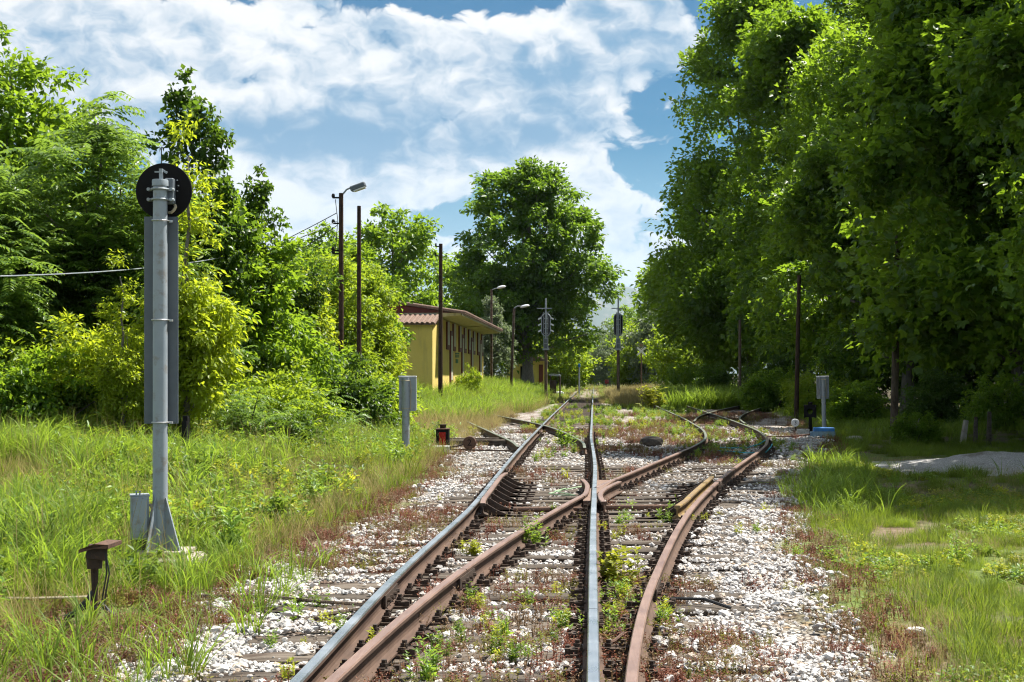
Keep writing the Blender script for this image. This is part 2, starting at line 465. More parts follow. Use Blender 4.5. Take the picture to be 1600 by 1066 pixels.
BR = hermite([(2, .085), (5, .13), (7.16, .19), (9.2, .315), (12.1, .60), (16, 1.07), (20.3, 1.75), (24, 2.42), (28, 3.20), (31, 3.75), (34, 4.16), (38, 4.48), (46, 4.66), (60, 4.66), (74, 4.62), (90, 4.5)])
DL = hermite([(30.4, -1.60), (32.8, -1.88), (37, -2.55), (44.7, -3.80), (53, -5.15), (62, -6.6)])
DR = hermite([(30, -.18), (32, -.22), (36, -.55), (41.5, -1.22), (44.7, -1.75), (51.4, -3.15), (60, -4.9)])
CL = hermite([(47, 3.32), (52, 3.85), (58, 4.75), (65, 6.1), (76, 8.4)])
CR = hermite([(45, 4.80), (50, 5.15), (56, 5.95), (63, 7.2), (73, 9.3)])

BED_L = hermite([(3, -3.05), (8, -2.95), (13.9, -2.72), (20, -2.5), (24, -2.45), (30, -2.9), (38, -4.2), (50, -6.2), (60, -4.2), (75, -2.6), (140, -2.4), (300, -2.2)])
BED_R = hermite([(3, 1.42), (8, 1.5), (10.2, 1.75), (16.3, 2.2), (22, 3.15), (28, 4.3), (34, 5.6), (45, 6.5), (60, 8.2), (70, 8.5), (78, 5.6), (90, 1.6), (140, 1.0), (300, 1.0)])

def gh(x, y):
    """height of the ground"""
    x = np.asarray(x, float); y = np.asarray(y, float)
    h = np.full(np.broadcast(x, y).shape, -0.035)
    dl = np.maximum(BED_L(y) - x, 0); dr = np.maximum(x - BED_R(y), 0)
    out = sst(0, 1.2, dl + dr)
    h = h - 0.07 * out
    h = h + 0.62 * sst(0.3, 6.5, dl) * sst(9, 26, y)
    h = h + 0.25 * sst(1, 6, dl) * sst(45, 60, y)
    h = h + 0.30 * sst(2.5, 8, dr) * sst(26, 46, y) * (1 - sst(130, 170, y))
    h = h + 0.22 * (vnoise(x * .45, y * .45, 3) - .5) * out * sst(1.0, 3, dl + dr)
    h = h + 0.05 * (vnoise(x * 2.1, y * 2.1, 5) - .5)
    return h
def gz(x, y): return float(gh(x, y))

# ------------------------------------------------------------------ ground
def axis_coords(lo, hi, step, far_lo, far_hi, grow=1.22):
    a = list(np.arange(lo, hi + 1e-6, step)); s = step
    while a[-1] < far_hi: s *= grow; a.append(a[-1] + s)
    s = step; b = []; c = lo
    while c > far_lo: s *= grow; c -= s; b.append(c)
    return np.array(b[::-1] + a)
gx = axis_coords(-6.0, 8.0, .16, -15000, 15000); gy = axis_coords(4.0, 48.0, .22, -300, 15000)
X, Y = np.meshgrid(gx, gy)
Zg = gh(X, Y)
e_n = (fbm(X * .9, Y * .9, 21) - .5) * 1.5
bedm = sst(-.35, .25, X - BED_L(Y) + e_n * .8) * sst(-.35, .25, BED_R(Y) - X + e_n * .8) * (1 - sst(95, 150, Y) * .7)
dry = fbm(X * .35, Y * .35, 40)
wood_floor = sst(7, 11, X) * sst(40, 50, Y)
nx, ny = len(gx), len(gy)
ii = np.arange(nx * ny).reshape(ny, nx)
q = np.stack([ii[:-1, :-1], ii[:-1, 1:], ii[1:, 1:], ii[1:, :-1]], -1).reshape(-1, 4)
m, N, b, out = new_mat('soil_grass_and_ballast')
geo = N.n('ShaderNodeNewGeometry'); p = geo.outputs['Position']
bed = N.attr('bed'); dr_ = N.attr('dry'); floor_ = N.attr('dark_floor')
n1 = N.noise(p, 1.6, 6, .6); n2 = N.noise(p, 14, 5, .65); n3 = N.noise(p, .5, 4, .6)
soil = N.mix(N.mr(n2, .35, .65), (.10, .07, .045), (.21, .16, .11))
green = N.mix(N.mr(n2, .3, .7), (.055, .085, .018), (.14, .18, .045))
gm = N.mr(N.m('ADD', N.m('MULTIPLY', n1, .6), N.m('MULTIPLY', N.m('SUBTRACT', 1.0, dr_), .5)), .45, .62)
base = N.mix(gm, soil, green)
base = N.mix(N.m('MULTIPLY', floor_, .8), base, (.045, .035, .022))  # ground mixed to dark brown under the wood
cell = N.voro(p, 17, 'F1', 'Color'); cd = N.voro(p, 17, 'DISTANCE_TO_EDGE', 'Distance')
sepc = N.n('ShaderNodeSeparateColor'); N.put(sepc.inputs[0], cell)
stone = N.mix(N.mr(sepc.outputs[0], 0, 1), (.36, .33, .30), (.64, .61, .58))
stone = N.mix(N.mr(sepc.outputs[1], .75, .9), stone, (.36, .26, .17))
stone = N.mix(N.mr(cd, .10, .0), stone, (.10, .075, .055))
dirt = N.mix(N.mr(n2, .35, .65), (.10, .065, .05), (.20, .14, .11))
stone = N.mix(N.mr(N.m('ADD', n1, N.m('MULTIPLY', n3, .35)), .62, .80), stone, dirt)
col = N.mix(bed, base, stone)
N.put(b.inputs['Base Color'], col); b.inputs['Roughness'].default_value = .95; b.inputs['Specular IOR Level'].default_value = .15
hgt = N.m('ADD', N.m('MULTIPLY', N.m('MULTIPLY', N.mr(cd, 0, .2), bed), 1.0), N.m('MULTIPLY', n2, .5))
bump(N, b, hgt, .8, .03)
M['ground'] = m
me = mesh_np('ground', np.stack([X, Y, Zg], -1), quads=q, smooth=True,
             attrs={'bed': bedm.ravel(), 'dry': dry.ravel(), 'dark_floor': wood_floor.ravel()})
ground = link('ground', me, M['ground']); tag(ground, 'rough ground with soil, pale ballast and thin grass', kind='structure')

# ------------------------------------------------------------------ hazy far mountains
def mountain(name, pts, d, depth, label, seed):
    P = np.array(pts, float)
    xs = np.linspace(P[0, 0], P[-1, 0], 240)
    top = np.interp(xs, P[:, 0], P[:, 1])
    V = []; rows = 26
    for j in range(rows):
        t = j / (rows - 1)
        prof = math.sin(math.pi * t) ** 0.9
        yy = d + depth * (t - .5)
        n = fbm(xs / 700 + 3, np.full_like(xs, yy / 700), seed, 5)
        z = top * prof * (.78 + .44 * (n - .0)) * (1 if j else 0) - 8
        V.append(np.stack([xs, np.full_like(xs, yy) + (n - .5) * 300, z], -1))
    V = np.array(V); n_ = len(xs); I = np.arange(rows * n_).reshape(rows, n_)
    Q = np.stack([I[:-1, :-1], I[:-1, 1:], I[1:, 1:], I[1:, :-1]], -1).reshape(-1, 4)
    o = link(name, mesh_np(name, V, quads=Q, smooth=True), M['hill']); tag(o, label, kind='structure')
M['hill'] = surf('forested_slope', (.045, .07, .045), (.08, .10, .06), (.15, .14, .11), .002, .95, bumps=0, coord='Object')
mountain('mountain', [(-9000, 500), (-6200, 700), (-4600, 850), (-3300, 960), (-2600, 900), (-1500, 760), (-700, 700), (-100, 960), (250, 800), (900, 520), (2600, 560), (6000, 700), (9000, 500)], 13000, 3600, 'blue hazy mountain ridge beyond the trees at the end of the line', 61)

# ------------------------------------------------------------------ track
PROF = [(-.062, 0), (.062, 0), (.062, .011), (.016, .028), (.009, .044), (.009, .106), (.030, .117), (.034, .124), (.034, .143), (.027, .152),
        (-.027, .152), (-.034, .143), (-.034, .124), (-.030, .117), (-.009, .106), (-.009, .044), (-.016, .028), (-.062, .011)]
RAIL_Z = 0.02
def rail_mesh(name, fn, y0, y1, step=.35, off=0.0, z0=RAIL_Z, flare0=None, flare1=None, wob=0.0):
    n = max(2, int(abs(y1 - y0) / step) + 1)
    ys = np.linspace(y0, y1, n); xs = fn(ys) + off
    if flare0: xs = xs + flare0 * np.clip(1 - (ys - y0) / .7, 0, 1) ** 1.3
    if flare1: xs = xs + flare1 * np.clip(1 - (y1 - ys) / .7, 0, 1) ** 1.3
    zs = np.full(n, z0) + (np.sin(ys * .9) * wob)
    dx = np.gradient(xs, ys); L = np.sqrt(1 + dx * dx)
    V = []
    m_ = len(PROF)
    for i in range(n):
        nxv, nyv = 1 / L[i], -dx[i] / L[i]
        for px, pz in PROF: V.append((xs[i] + px * nxv, ys[i] + px * nyv, zs[i] + pz))
    Fq = []; mi = []
    for i in range(n - 1):
        for k in range(m_):
            k2 = (k + 1) % m_
            Fq.append((i * m_ + k2, i * m_ + k, (i + 1) * m_ + k, (i + 1) * m_ + k2)); mi.append(1 if k in (8, 9, 10) else 0)
    me = bpy.data.meshes.new(name)
    Fq.append(tuple(range(m_))); Fq.append(tuple((n - 1) * m_ + k for k in range(m_ - 1, -1, -1))); mi += [0, 0]
    me.from_pydata(V, [], Fq); me.polygons.foreach_set('material_index', mi); me.update()
    return me
def rail(parent, fn, y0, y1, head='rail_shiny', side='rail_side', label=None, name='rail', **kw):
    o = link(name, rail_mesh(name, fn, y0, y1, **kw), [M[side], M[head]], parent)
    if label: o['label'] = label
    return o
def fishplate(parent, fn, y):
    for s in (-1, 1):
        mb = MB(); x = float(fn(y)) + s * .0255; sl = math.atan(float(fn(y + .2) - fn(y - .2)) / .4)
        mb.box((0, 0, 0), (.03, .62, .085))
        for k in (-.22, -.08, .08, .22):
            mb.cyl((s * .014, k, 0), (s * .042, k, 0), .017, n=6); 
        mb.build('fishplate', M['rust_dark'], parent, (x, y, RAIL_Z + .077), (0, 0, -sl))

main = thing('railway_track', 'straight main railway track with polished rails running to the far trees', 'railway track')
side = thing('railway_track', 'brown railed siding curving off to the right past the switch lantern', 'railway track')
left_b = thing('railway_track', 'rusty branch track leading off left past the red lantern', 'railway track')
right_b = thing('railway_track', 'short rusty branch turning right beside the white disc numbered 3', 'railway track')

# main rails with joints, polished near, dull far
for fn, ys in ((ML, (3.0, 10.45, 24.0, 40.0, 58.0, 90.0)), (MR, (3.0, 9.40, 17.85, 30.0, 46.0, 90.0))):
    for a, b_ in zip(ys[:-1], ys[1:]):
        rail(main, fn, a + .005, b_ - .005, 'rail_shiny')
        fishplate(main, fn, a) if a > 3.1 else None
    rail(main, fn, 90.0, 250, 'rail_far', step=3)
# diverging rails of the near turnout
rail(side, BL, 3.0, 11.30, 'rail_brown'); rail(side, BL, 11.32, 18.15, 'rail_brown')
rail(side, BL, 19.42, 31.0, 'rail_brown'); rail(side, BL, 31.01, 75, 'rail_far', wob=0)
rail(side, BR, 3.0, 10.75, 'rail_brown'); rail(side, BR, 10.76, 20.6, 'rail_brown'); rail(side, BR, 20.61, 36.0, 'rail_brown'); rail(side, BR, 36.01, 75, 'rail_far')
for fn, y in ((BL, 11.31), (BR, 10.755), (BR, 20.605)): fishplate(side, fn, y)
# crossing: wing rails and nose casting
wing_l = hermite([(18.1, -.150), (18.5, -.105), (19.0, -.088), (20.3, -.10), (21.0, -.16)])
rail(main, wing_l, 18.16, 21.0, 'rail_brown', name='wing_rail')
wing_r = hermite([(16.6, .22), (17.3, .13), (17.9, .095), (18.7, .10), (19.4, .17), (20.4, .34), (21.3, .53)])
rail(main, wing_r, 17.3, 20.6, 'rail_brown', name='wing_rail')
mb = MB()
mb.prism([(-.13, 17.9, .06), (.10, 17.9, .06), (.12, 18.9, .06), (.30, 20.7, .06), (.02, 20.7, .06), (-.08, 19.2, .06)], (0, 0, 0), (0, 0, .07))
mb.prism([(.03, 18.55, .13), (.045, 18.55, .13), (.31, 20.9, .13), (.03, 20.9, .13)], (0, 0, 0), (0, 0, .038))
mb.build('crossing_nose', M['rust_pale'], main)
# check rails with their brackets and tie bars
def check_rail(parent, fn, off, y0, y1, sgn, head, side_m):
    ck = rail(parent, fn, y0, y1, head, side_m, name='check_rail', off=off, z0=RAIL_Z + .035, flare0=.035 * sgn, flare1=.04 * sgn)
    n = 8
    for k in range(n):
        y = y0 + .25 + (y1 - y0 - .5) * k / (n - 1); x = float(fn(y)) + off + sgn * .03
        prof = [(0, .165), (.03, .16)] + [(.03 + .42 * t, .16 - .155 * (1 - (1 - t) ** 1.9)) for t in (.12, .25, .4, .55, .7, .85, 1)] + [(.47, -.0), (0, -.0)]
        m2 = MB(); m2.prism([(sgn * a, -.0, c) for a, c in prof], (0, 0, 0), (0, .03, 0))
        m2.box((sgn * .3, .06, .012), (.42, .12, .02))
        m2.cyl((sgn * .42, .07, .02), (sgn * .42, .07, .06), .02, n=6); m2.cyl((sgn * .30, .07, .02), (sgn * .30, .07, .055), .02, n=6)
        m2.build('bracket', M['rust_dark'], ck, (x, y, RAIL_Z), (0, 0, 0))
check_rail(main, ML, .095, 16.7, 21.9, 1, 'rail_brown', 'rust_dark')
check_rail(side, BR, -.125, 16.4, 21.6, -1, 'rail_brown', 'rust_dark')
for o in side.children:
    if o.name.startswith('check_rail'):
        o.data.materials[0] = M['yellow']; o.data.materials[1] = M['yellow']; o['label'] = 'check rail with worn yellow paint'
for x0, x1, y in ((-.98, -.14, 17.45), (.16, .95, 17.75)):
    mb = MB(); mb.cyl((x0, y, .06), (x1, y + .05, .06), .032, n=10); mb.build('tie_bar', M['rust'], main)
# other branches
rail(left_b, DL, 30.4, 62, 'rail_far', 'rail_side'); rail(left_b, DR, 30.0, 60, 'rail_far', 'rail_side')
rail(right_b, CL, 47, 72, 'rail_far'); rail(right_b, CR, 45, 70, 'rail_far')
mb = MB(); mb.box((0, 0, 0), (.14, .7, .12), bev=.02); mb.build('check_rail', M['rust_dark'], left_b, (-.38, 41.5, .1), (0, 0, .05))

# sleepers
def sleeper_mesh(seed):
    r = random.Random(seed); n = 14; V = []; Fq = []
    for i in range(n + 1):
        x = -.5 + i / n
        w = .118 + r.uniform(-.006, .006); zt = r.uniform(-.006, .004)
        if i in (0, n): w -= .012; zt -= .012
        V += [(x, -w, -.14), (x, w, -.14), (x, w, -.012 + zt), (x, w - .02, zt), (x, -w + .02, zt + r.uniform(-.004, .004)), (x, -w, -.012 + zt)]
    for i in range(n):
        for k in range(6):
            k2 = (k + 1) % 6
            Fq.append((i * 6 + k, i * 6 + k2, (i + 1) * 6 + k2, (i + 1) * 6 + k))
    Fq += [tuple(range(5, -1, -1)), tuple(n * 6 + k for k in range(6))]
    me = bpy.data.meshes.new('sleeper'); me.from_pydata(V, [], Fq); me.materials.append(M['sleeper']); me.update(); return me
SLM = [sleeper_mesh(s) for s in range(7)]
def clip_mesh():
    mb = MB()
    mb.box((0, 0, .008), (.36, .17, .018))
    for s in (-1, 1):
        mb.box((s * .085, 0, .035), (.045, .09, .04)); mb.box((s * .115, .0, .03), (.06, .11, .03))
        mb.cyl((s * .095, 0, .05), (s * .095, 0, .095), .016, n=6); mb.cyl((s * .095, 0, .055), (s * .095, 0, .075), .026, n=6)
        for dy in (-.055, .055):
            mb.box((s * .155, dy, .035), (.034, .034, .035))
    me = mb.mesh('rail_fastening'); me.materials.append(M['rust_dark']); return me
CLM = clip_mesh()
SL = []          # x0, x1, y, angle: used to keep stones off the timbers
rs = random.Random(5)
def add_sleeper(parent, x0, x1, y, ang=0.0, rails=(), z=0.0):
    o = bpy.data.objects.new('sleeper', SLM[rs.randrange(len(SLM))]); COL.objects.link(o)
    o.parent = parent; o.location = ((x0 + x1) / 2, y, z + rs.uniform(-.012, .006)); o.rotation_euler = (rs.uniform(-.03, .03), rs.uniform(-.004, .004), ang + rs.uniform(-.008, .008))
    w = x1 - x0; o.scale = (w, rs.uniform(.95, 1.1), 1)
    SL.append((x0, x1, y, ang))
    for fn in rails:
        rx = float(fn(y)); sl = math.atan(float(fn(y + .3) - fn(y - .3)) / .6)
        c = bpy.data.objects.new('rail_fastening', CLM); COL.objects.link(c); c.parent = o
        c.location = ((rx - o.location.x) / w, 0, .0); c.scale = (1 / w, 1 / o.scale[1], 1)
        c.rotation_euler = (0, 0, -sl * .5)
y = 3.4
while y < 27.5:
    xl = -2.25 + rs.uniform(-.16, .16) + (.12 if y > 15 else 0); xr = float(BR(y)) + .55 + rs.uniform(-.12, .25)
    rails = [ML, MR, BR] + ([BL] if (y < 18.2 or y > 20) else [])
    add_sleeper(main, xl, xr, y, 0, [f for f in rails if y < 24 or f in (ML, MR, BR, BL)])
    y += .60 + rs.uniform(-.04, .05) - (.10 if 15.5 < y < 22 else 0)
ym = y
while y < 52:                      # main line and left branch
    xl = -2.3 if y < 30 else max(float(DL(y)) - .55, -4.6)
    if y > 42: xl = -2.35
    add_sleeper(main, xl + rs.uniform(-.1, .1), .68 + rs.uniform(-.1, .1), y, 0, [ML, MR] if y < 40 else [])
    y += .66 + rs.uniform(-.04, .04)
y = ym + .2
while y < 50:                      # siding
    sl = math.atan(float(BL(y + .3) - BL(y - .3)) / .6)
    cx = (float(BL(y)) + float(BR(y))) / 2
    add_sleeper(side, cx - 1.28, cx + 1.28, y, -sl * .8, [BL, BR] if y < 36 else [])
    y += .68 + rs.uniform(-.05, .05)
y = 43
while y < 58:
    cx = (float(DL(y)) + float(DR(y))) / 2 ; add_sleeper(left_b, cx - 1.25, cx + 1.25, y, .16, [], -.02); y += .9
y = 52
while y < 66:
    cx = (float(CL(y)) + float(CR(y))) / 2 ; add_sleeper(right_b, cx - 1.25, cx + 1.25, y, -.14, [], -.02); y += .9
# far sleepers of the main line, hardly seen one by one
mb = MB()
for k in range(70):
    mb.box((-.77, 53 + k * .75, -.055), (2.5, .24, .13))
o = mb.build('far_sleepers', M['sleeper'], main); o['kind'] = 'stuff'

# ------------------------------------------------------------------ scattering (stones, grass, weeds)
def gn_scatter(name, pts, rot, scl, idx, coll, label, cat):
    me = mesh_np(name, pts, attrs={'rot': rot, 'scl': scl, 'idx': np.asarray(idx, np.int32)})
    o = link(name, me); tag(o, label, cat, kind='stuff')
    g = bpy.data.node_groups.new(name + '_scatter', 'GeometryNodeTree')
    g.interface.new_socket('Geometry', in_out='INPUT', socket_type='NodeSocketGeometry')
    g.interface.new_socket('Geometry', in_out='OUTPUT', socket_type='NodeSocketGeometry')
    gi = g.nodes.new('NodeGroupInput'); go = g.nodes.new('NodeGroupOutput')
    ip = g.nodes.new('GeometryNodeInstanceOnPoints'); ci = g.nodes.new('GeometryNodeCollectionInfo')
    ci.inputs['Collection'].default_value = coll; ci.inputs['Separate Children'].default_value = True; ci.inputs['Reset Children'].default_value = True
    L = g.links.new
    L(gi.outputs[0], ip.inputs['Points']); L(ci.outputs[0], ip.inputs['Instance']); ip.inputs['Pick Instance'].default_value = True
    def na(nm, t):
        n_ = g.nodes.new('GeometryNodeInputNamedAttribute'); n_.data_type = t; n_.inputs['Name'].default_value = nm
        return n_.outputs[0]
    L(na('rot', 'FLOAT_VECTOR'), ip.inputs['Rotation']); L(na('scl', 'FLOAT'), ip.inputs['Scale']); L(na('idx', 'INT'), ip.inputs['Instance Index'])
    L(ip.outputs[0], go.inputs[0])
    md = o.modifiers.new('scatter', 'NODES'); md.node_group = g
    return o
def src_coll(name, meshes):
    c = bpy.data.collections.new(name)
    for i, me in enumerate(meshes):
        c.objects.link(bpy.data.objects.new('%s_%02d' % (name, i), me))
    return c

# stones
m, N, b, out = new_mat('limestone')
oi = N.n('ShaderNodeObjectInfo'); tc = N.n('ShaderNodeTexCoord'); geo = N.n('ShaderNodeNewGeometry')
r = oi.outputs['Random']
c = N.mix(r, (.42, .40, .38), (.68, .665, .65))
r2 = N.m('FRACT', N.m('MULTIPLY', r, 17.3))
c = N.mix(N.mr(r2, .80, .95, 0, .75), c, (.42, .31, .21))
c = N.mix(N.mr(N.m('FRACT', N.m('MULTIPLY', r, 31.7)), .86, .9, 0, .8), c, (.30, .30, .31))
nn = N.noise(N.vm('ADD', tc.outputs['Object'], N.vm('MULTIPLY', oi.outputs['Location'], (3, 3, 3))), 2.2, 5, .65)
c = N.mix(N.mr(nn, .50, .72, 0, .6), c, (.33, .25, .18))
N.put(b.inputs['Base Color'], c); b.inputs['Roughness'].default_value = .9; b.inputs['Specular IOR Level'].default_value = .25
bump(N, b, N.noise(tc.outputs['Object'], 5, 4, .6), .35, .1)
M['stone'] = m
def stone_mesh(seed):
    r_ = random.Random(seed); bm = bmesh.new(); bmesh.ops.create_icosphere(bm, subdivisions=1, radius=.5)
    sx, sy, sz = r_.uniform(.8, 1.25), r_.uniform(.6, 1.0), r_.uniform(.42, .75)
    for v in bm.verts:
        k = r_.uniform(.72, 1.18)
        v.co = Vector((v.co.x * sx * k, v.co.y * sy * k, v.co.z * sz * k))
    for _ in range(6):
        n_ = Vector((r_.gauss(0, 1), r_.gauss(0, 1), r_.gauss(0, 1))).normalized(); d_ = r_.uniform(.16, .30)
        for v in bm.verts:
            t = v.co.dot(n_)
            if t > d_: v.co -= n_ * (t - d_)
    me = bpy.data.meshes.new('stone'); bm.to_mesh(me); bm.free(); me.materials.append(M['stone']); return me
STONES = src_coll('stone_source', [stone_mesh(s) for s in range(10)])

def sleeper_mask(x, y):
    m_ = np.zeros(len(x), bool)
    for x0, x1, yy, a in SL:
        cx = (x0 + x1) / 2
        m_ |= (np.abs(y - (yy + (x - cx) * math.tan(a))) < .125) & (x > x0) & (x < x1)
    return m_
def rail_mask(x, y, w=.075):
    m_ = np.zeros(len(x), bool)
    for fn, a, b_ in ((ML, 0, 300), (MR, 0, 300), (BL, 0, 75), (BR, 0, 75), (DL, 30.4, 62), (DR, 30, 60), (CL, 47, 72), (CR, 45, 70)):
        m_ |= (np.abs(x - fn(y)) < w) & (y > a) & (y < b_)
    return m_
def bed_mask(x, y, soft=.3):
    e = (fbm(x * .9, y * .9, 21) - .5) * 1.2
    return sst(-soft, soft, x - BED_L(y) + e) * sst(-soft, soft, BED_R(y) - x + e)
def sample(n, x0, x1, y0, y1, pw=1.0):
    """points, denser close to the camera (density ~ 1/y^pw)"""
    u = RNG.random(n)
    if abs(pw - 1) < 1e-3: yy = y0 * (y1 / y0) ** u
    else: yy = (y0 ** (1 - pw) + u * (y1 ** (1 - pw) - y0 ** (1 - pw))) ** (1 / (1 - pw))
    return RNG.uniform(x0, x1, n), yy

# red-brown weed patches (shared by the stone scatter so that stones show between them)
def redm(x, y):
    n_ = fbm(x * .55 + 4, y * .30, 77, 4)
    k = sst(.55, .66, n_ + .06 * (x > .4))
    k = np.maximum(k, sst(.35, .55, fbm(x * .8, y * .5, 78)) * sst(-2.3, -2.9, x) * sst(13.0, 9.5, y) * 1.0)
    return k
def stones():
    xs, ys = sample(300000, -5.0, 7.5, 5.5, 46, 1.25)
    k = bed_mask(xs, ys)
    sp = np.exp(-((xs + 3.2) / .8) ** 2) * .0
    keep = RNG.random(len(xs)) < k * (.25 + .75 * sst(.30, .48, fbm(xs * .7, ys * .5, 9)))
    inside = (xs > ML(ys) - .1) & (xs < BR(ys) + .1)
    keep &= ~(inside & (RNG.random(len(xs)) < .22 + .36 * ((ys > 14) & (ys < 26))))
    keep &= ~((redm(xs, ys) > .5) & (RNG.random(len(xs)) < .30))
    slm = sleeper_mask(xs, ys); keep &= ~(slm & (RNG.random(len(xs)) < .93))
    rm = rail_mask(xs, ys, .10); keep &= ~rm
    xs, ys, slm = xs[keep], ys[keep], slm[keep]; n = len(xs)
    sc = RNG.lognormal(math.log(.043), .38, n); sc = np.clip(sc, .02, .13) * (1 + .010 * np.maximum(ys - 14, 0))
    pile = np.maximum(fbm(xs * 1.1, ys * 1.1, 33) - .40, 0) * .16 * (~inside[keep])
    zs = gh(xs, ys) + sc * .12 + RNG.uniform(0, .018, n) + pile + slm * .035
    rot = np.stack([RNG.uniform(-.5, .5, n), RNG.uniform(-.5, .5, n), RNG.uniform(0, 6.28, n)], -1)
    gn_scatter('ballast_stones', np.stack([xs, ys, zs], -1), rot, sc, RNG.integers(0, 10, n), STONES, 'white and tan limestone ballast stones around the tracks', 'gravel')
    return n
print('stones', stones())
# ------------------------------------------------------------------ foliage
L_ = {}
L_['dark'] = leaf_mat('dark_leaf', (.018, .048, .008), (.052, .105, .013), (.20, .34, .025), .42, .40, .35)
L_['mid'] = leaf_mat('mid_leaf', (.034, .088, .010), (.098, .178, .018), (.40, .60, .032), .46, .42, .3)
L_['bright'] = leaf_mat('bright_leaf', (.085, .155, .012), (.165, .24, .022), (.52, .68, .035), .48, .45)
L_['yellow'] = leaf_mat('yellow_green_leaf', (.13, .20, .013), (.24, .30, .024), (.66, .78, .035), .50, .45)
L_['frond'] = leaf_mat('frond_leaf', (.055, .110, .022), (.12, .20, .04), (.34, .52, .06), .42, .36, .5)
L_['grey'] = leaf_mat('grey_green_leaf', (.09, .125, .07), (.16, .20, .12), (.26, .34, .14), .35, .5)
L_['plane'] = leaf_mat('plane_tree_leaf', (.035, .090, .010), (.085, .165, .018), (.28, .46, .03), .42, .40, .4)
L_['shade'] = leaf_mat('woodland_leaf', (.024, .066, .009), (.072, .145, .016), (.36, .56, .03), .46, .38, .35)

def unit(v): return v / np.maximum(np.linalg.norm(v, axis=-1, keepdims=True), 1e-9)
def leaves_np(base, d, nrm, L, W, fold, rnd, shape='kite'):
    """folded leaf blades: base points, direction, normal"""
    s = unit(np.cross(d, nrm)); n = unit(np.cross(s, d))
    L = L[:, None]; W = W[:, None]
    mid = base + d * L * .42
    tip = base + d * L - n * L * .10
    a = mid + s * W * .5 + n * W * fold; b = mid - s * W * .5 + n * W * fold
    if shape == 'palm':                     # three pointed lobes, like a plane or maple leaf
        dl = unit(d * .62 + s * .78); dr = unit(d * .62 - s * .78)
        def lobe(dd, l, w):
            ss = unit(np.cross(dd, n)); m_ = base + d * L * .08 + dd * l * .5
            return [base, m_ + ss * w * .5 + n * w * .12, base + dd * l - n * l * .14, m_ - ss * w * .5 + n * w * .12]
        V = np.stack(lobe(d, L, W * .62) + lobe(dl, L * .78, W * .55) + lobe(dr, L * .78, W * .55), 1)
        k = len(base); i = np.arange(k)[:, None] * 12
        T = np.concatenate([i + np.array([[o, o + 1, o + 2]]) for o in (0, 4, 8)] + [i + np.array([[o, o + 2, o + 3]]) for o in (0, 4, 8)], 0)
        return V.reshape(-1, 3), T, np.repeat(rnd, 12)
    V = np.stack([base, a, tip, b], 1)
    k = len(base); i = np.arange(k)[:, None] * 4
    T = np.concatenate([i + np.array([[0, 1, 2]]), i + np.array([[0, 2, 3]])], 0)
    return V.reshape(-1, 3), T, np.repeat(rnd, 4)

def lumpy(seed, base, n, size=(.22, .42), up=0.0):
    """uneven crown outline: smaller lobes set around the main ones"""
    r = random.Random(seed); out = list(base)
    for _ in range(n):
        e = r.choice(base); a = r.uniform(0, 6.283); el = r.uniform(-.7, 1.2)
        k = r.uniform(.75, 1.08); s_ = r.uniform(*size)
        out.append((e[0] + e[3] * k * math.cos(a) * math.cos(el), e[1] + e[4] * k * math.sin(a) * math.cos(el), e[2] + e[5] * k * math.sin(el), e[3] * s_ * 1.15, e[4] * s_ * 1.15, max(e[3], .3) * s_ * .8))
    return out
def clump_centres(rng, env, n, gap=.42, seed=0, surf=.45, zmin=-1e9):
    """n clump centres inside a set of ellipsoids (cx,cy,cz,rx,ry,rz), thinned by noise so that holes stay"""
    env = np.array(env, float); vol = env[:, 3] * env[:, 4] * env[:, 5]; out = []
    w = (vol ** .6) / (vol ** .6).sum()
    while len(out) < n:
        e = env[rng.choice(len(env), p=w)]
        v = rng.normal(size=3); v /= np.linalg.norm(v)
        r = rng.random() ** (surf)
        p = e[:3] + v * r * e[3:]
        if p[2] < zmin: continue
        q = fbm(np.array([p[0] * .55 + p[1] * .3]), np.array([p[2] * .6 + p[1] * .35]), seed, 3)[0]
        if q < gap and rng.random() < .85: continue
        out.append(np.concatenate([p, [r]]))
    return np.array(out)

def crown_mesh(name, seed, env, n_cl, per, cl_r, leaf, mat, droop=.35, wid=.62, gap=.42, flat=.7, zmin=-1e9, spike=0.0, surf=.45, shape='kite'):
    rng = np.random.default_rng(seed)
    C = clump_centres(rng, env, n_cl, gap, seed, surf, zmin)
    k = n_cl * per
    ci = np.repeat(np.arange(n_cl), per)
    rad = rng.uniform(.6, 1.25, n_cl)[ci] * cl_r
    v = unit(rng.normal(size=(k, 3))); rr = rng.random(k) ** .55
    off = v * (rr * rad)[:, None] * np.array([1, 1, flat])
    cen = np.mean(np.array(env)[:, :3], 0)
    outd = unit(C[ci, :3] - cen + 1e-6)
    # clumps are sprays: they stretch outward and hang a little
    tdir = unit(outd * np.array([1, 1, .5]) + rng.normal(size=(n_cl, 3))[ci] * .5 + np.array([0, 0, .15 + spike]))
    along = rng.random(k)
    base = C[ci, :3] + off + tdir * (along * rad * .9)[:, None] - np.array([0, 0, 1.0]) * ((along ** 2) * rad * .35 * (1 - spike))[:, None]
    d = unit(unit(off) * .7 + tdir * .5 + rng.normal(size=(k, 3)) * .55 - np.array([0, 0, droop]))
    nrm = unit(rng.normal(size=(k, 3)) * .55 + np.array([.15, .05, 1.0]))
    L = rng.uniform(.65, 1.3, k) * leaf; W = L * wid * rng.uniform(.8, 1.2, k)
    rnd = np.clip(rng.uniform(0, 1, k) * .55 + rng.uniform(0, 1, n_cl)[ci] * .45, 0, 1)
    V, T, R = leaves_np(base, d, nrm, L, W, .22, rnd, shape)
    me = mesh_np(name, V, tris=T, attrs={'rnd': R}); me.materials.append(L_[mat])
    return me, C

